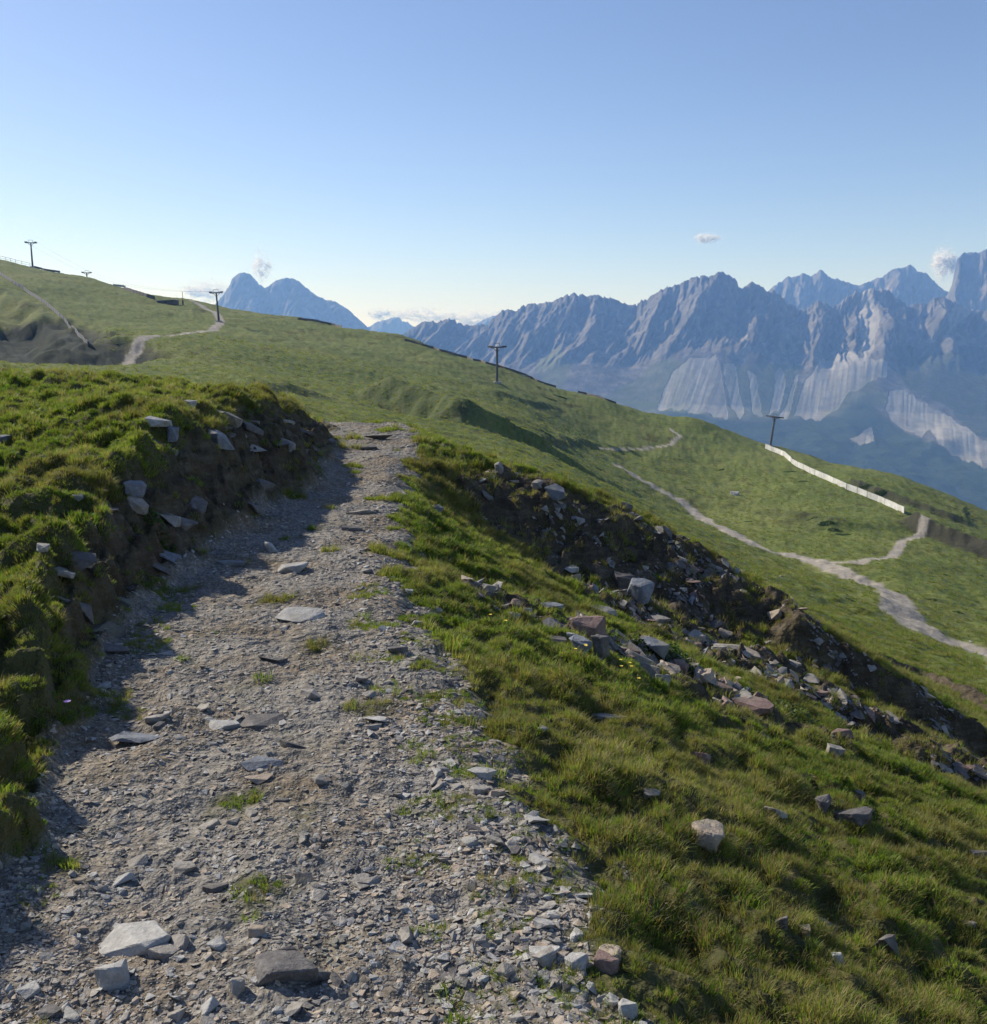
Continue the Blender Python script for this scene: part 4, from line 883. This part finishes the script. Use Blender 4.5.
fence([(0, 275), (25, 291), (50, 308), (72, 328), (88, 347)], 1.2, 'weathered grey fence dropping down the left hillside above the ravine', 'fence', 'board_fence', simple('grey_boards', (.22, .22, .23), .9), M_WOOD)
# low hut on the left skyline
h = hit(168, 304); t = thing('hut', (h[0], h[1], h[2]-.4), 'low flat roofed hut on the left skyline near the lift tower at the bend', 'hut', rz=-.2)
b = bmesh.new(); boxm(b, (0, 0, .8), (7, 4, 1.6)); part('wall', b, M_WOOD, t)
b = bmesh.new(); boxm(b, (0, 0, 1.7), (7.8, 4.8, .2), Euler((0, -.04, 0)).to_matrix()); part('roof', b, M_ROOF, t, .03)
for x in (-2.6, .2):
    b = bmesh.new(); boxm(b, (x, -2.03, .95), (1.1, .06, .6)); part('window', b, M_DARK, t)
b = bmesh.new(); boxm(b, (3, -2.03, .75), (.9, .06, 1.45)); part('door', b, M_STEEL, t)
b = bmesh.new()
for k in range(5):
    boxm(b, (k*1.0-1, 0, .5-.12*k), (1.2, .8, .8), Euler((0, .3, 0)).to_matrix())
h = hit(117, 286); o = part('concrete_ramp', b, M_WHITE); o.location = h; props(o, 'short pale ramp wall shining on the left skyline', 'wall'); o.name = 'ramp_wall'
b = bmesh.new(); boxm(b, (0, 0, .9), (.5, .3, 1.8)); rodm(b, (0, 0, 0), (0, 0, 5), .1); h = hit(183, 305); o = part('sign_post', b, M_DARK); o.location = h; props(o, 'thin mast beside the low hut on the skyline', 'mast')
# small bright stretch of stone track in the ravine
h = hit(68, 366)

# ------------------------------------------------------------------ air
def haze(dens):
    bm = bmesh.new(); boxm(bm, (0, 4000, -110), (26000, 17000, 1340)); me = bpy.data.meshes.new('haze'); bm.to_mesh(me); bm.free()
    m_ = bpy.data.materials.new('haze_air'); m_.use_nodes = True; n_ = m_.node_tree; n_.nodes.clear(); o_ = n_.nodes.new('ShaderNodeOutputMaterial'); v_ = n_.nodes.new('ShaderNodeVolumePrincipled')
    v_.inputs['Color'].default_value = (.23, .45, 1.0, 1); v_.inputs['Absorption Color'].default_value = (1, 1, 1, 1); v_.inputs['Density'].default_value = dens; v_.inputs['Anisotropy'].default_value = .15
    n_.links.new(v_.outputs[0], o_.inputs['Volume']); me.materials.append(m_); o = link('haze', me); props(o, 'blue mountain air fading the distant peaks', None, None, 'stuff'); return o
HZ = haze(1.2e-4)
# ------------------------------------------------------------------ light
w = bpy.data.worlds.new('World'); scene.world = w; w.use_nodes = True; n = w.node_tree.nodes; bg = n['Background']
sky = n.new('ShaderNodeTexSky'); sky.sky_type = 'NISHITA'; sky.sun_disc = False; sky.sun_elevation = SUN_EL; sky.sun_rotation = SUN_AZ; sky.altitude = 2000; sky.air_density = 1.0; sky.dust_density = 1.35; sky.ozone_density = 3.0
mx_ = n.new('ShaderNodeMix'); mx_.data_type = 'RGBA'; mx_.blend_type = 'MULTIPLY'; mx_.inputs[0].default_value = 1; mx_.inputs[7].default_value = (1.03, .965, 1.02, 1)
w.node_tree.links.new(sky.outputs[0], mx_.inputs[6]); w.node_tree.links.new(mx_.outputs[2], bg.inputs[0]); bg.inputs[1].default_value = .115
sl_ = bpy.data.lights.new('sun', 'SUN'); sl_.energy = 5.0; sl_.angle = math.radians(.53); sl_.color = (1, .94, .84); so = bpy.data.objects.new('sun', sl_); COL.objects.link(so)
sd = Vector((math.sin(SUN_AZ)*math.cos(SUN_EL), math.cos(SUN_AZ)*math.cos(SUN_EL), math.sin(SUN_EL)))
so.rotation_euler = sd.to_track_quat('Z', 'Y').to_euler(); so.location = (-20, 20, 30)
scene.render.engine = 'CYCLES'; scene.cycles.volume_bounces = 1; scene.cycles.max_bounces = 6; scene.cycles.volume_max_steps = 64
vs = scene.view_settings; vs.view_transform = 'Standard'; vs.look = 'None'; vs.exposure = .28; vs.gamma = 1; vs.use_curve_mapping = False
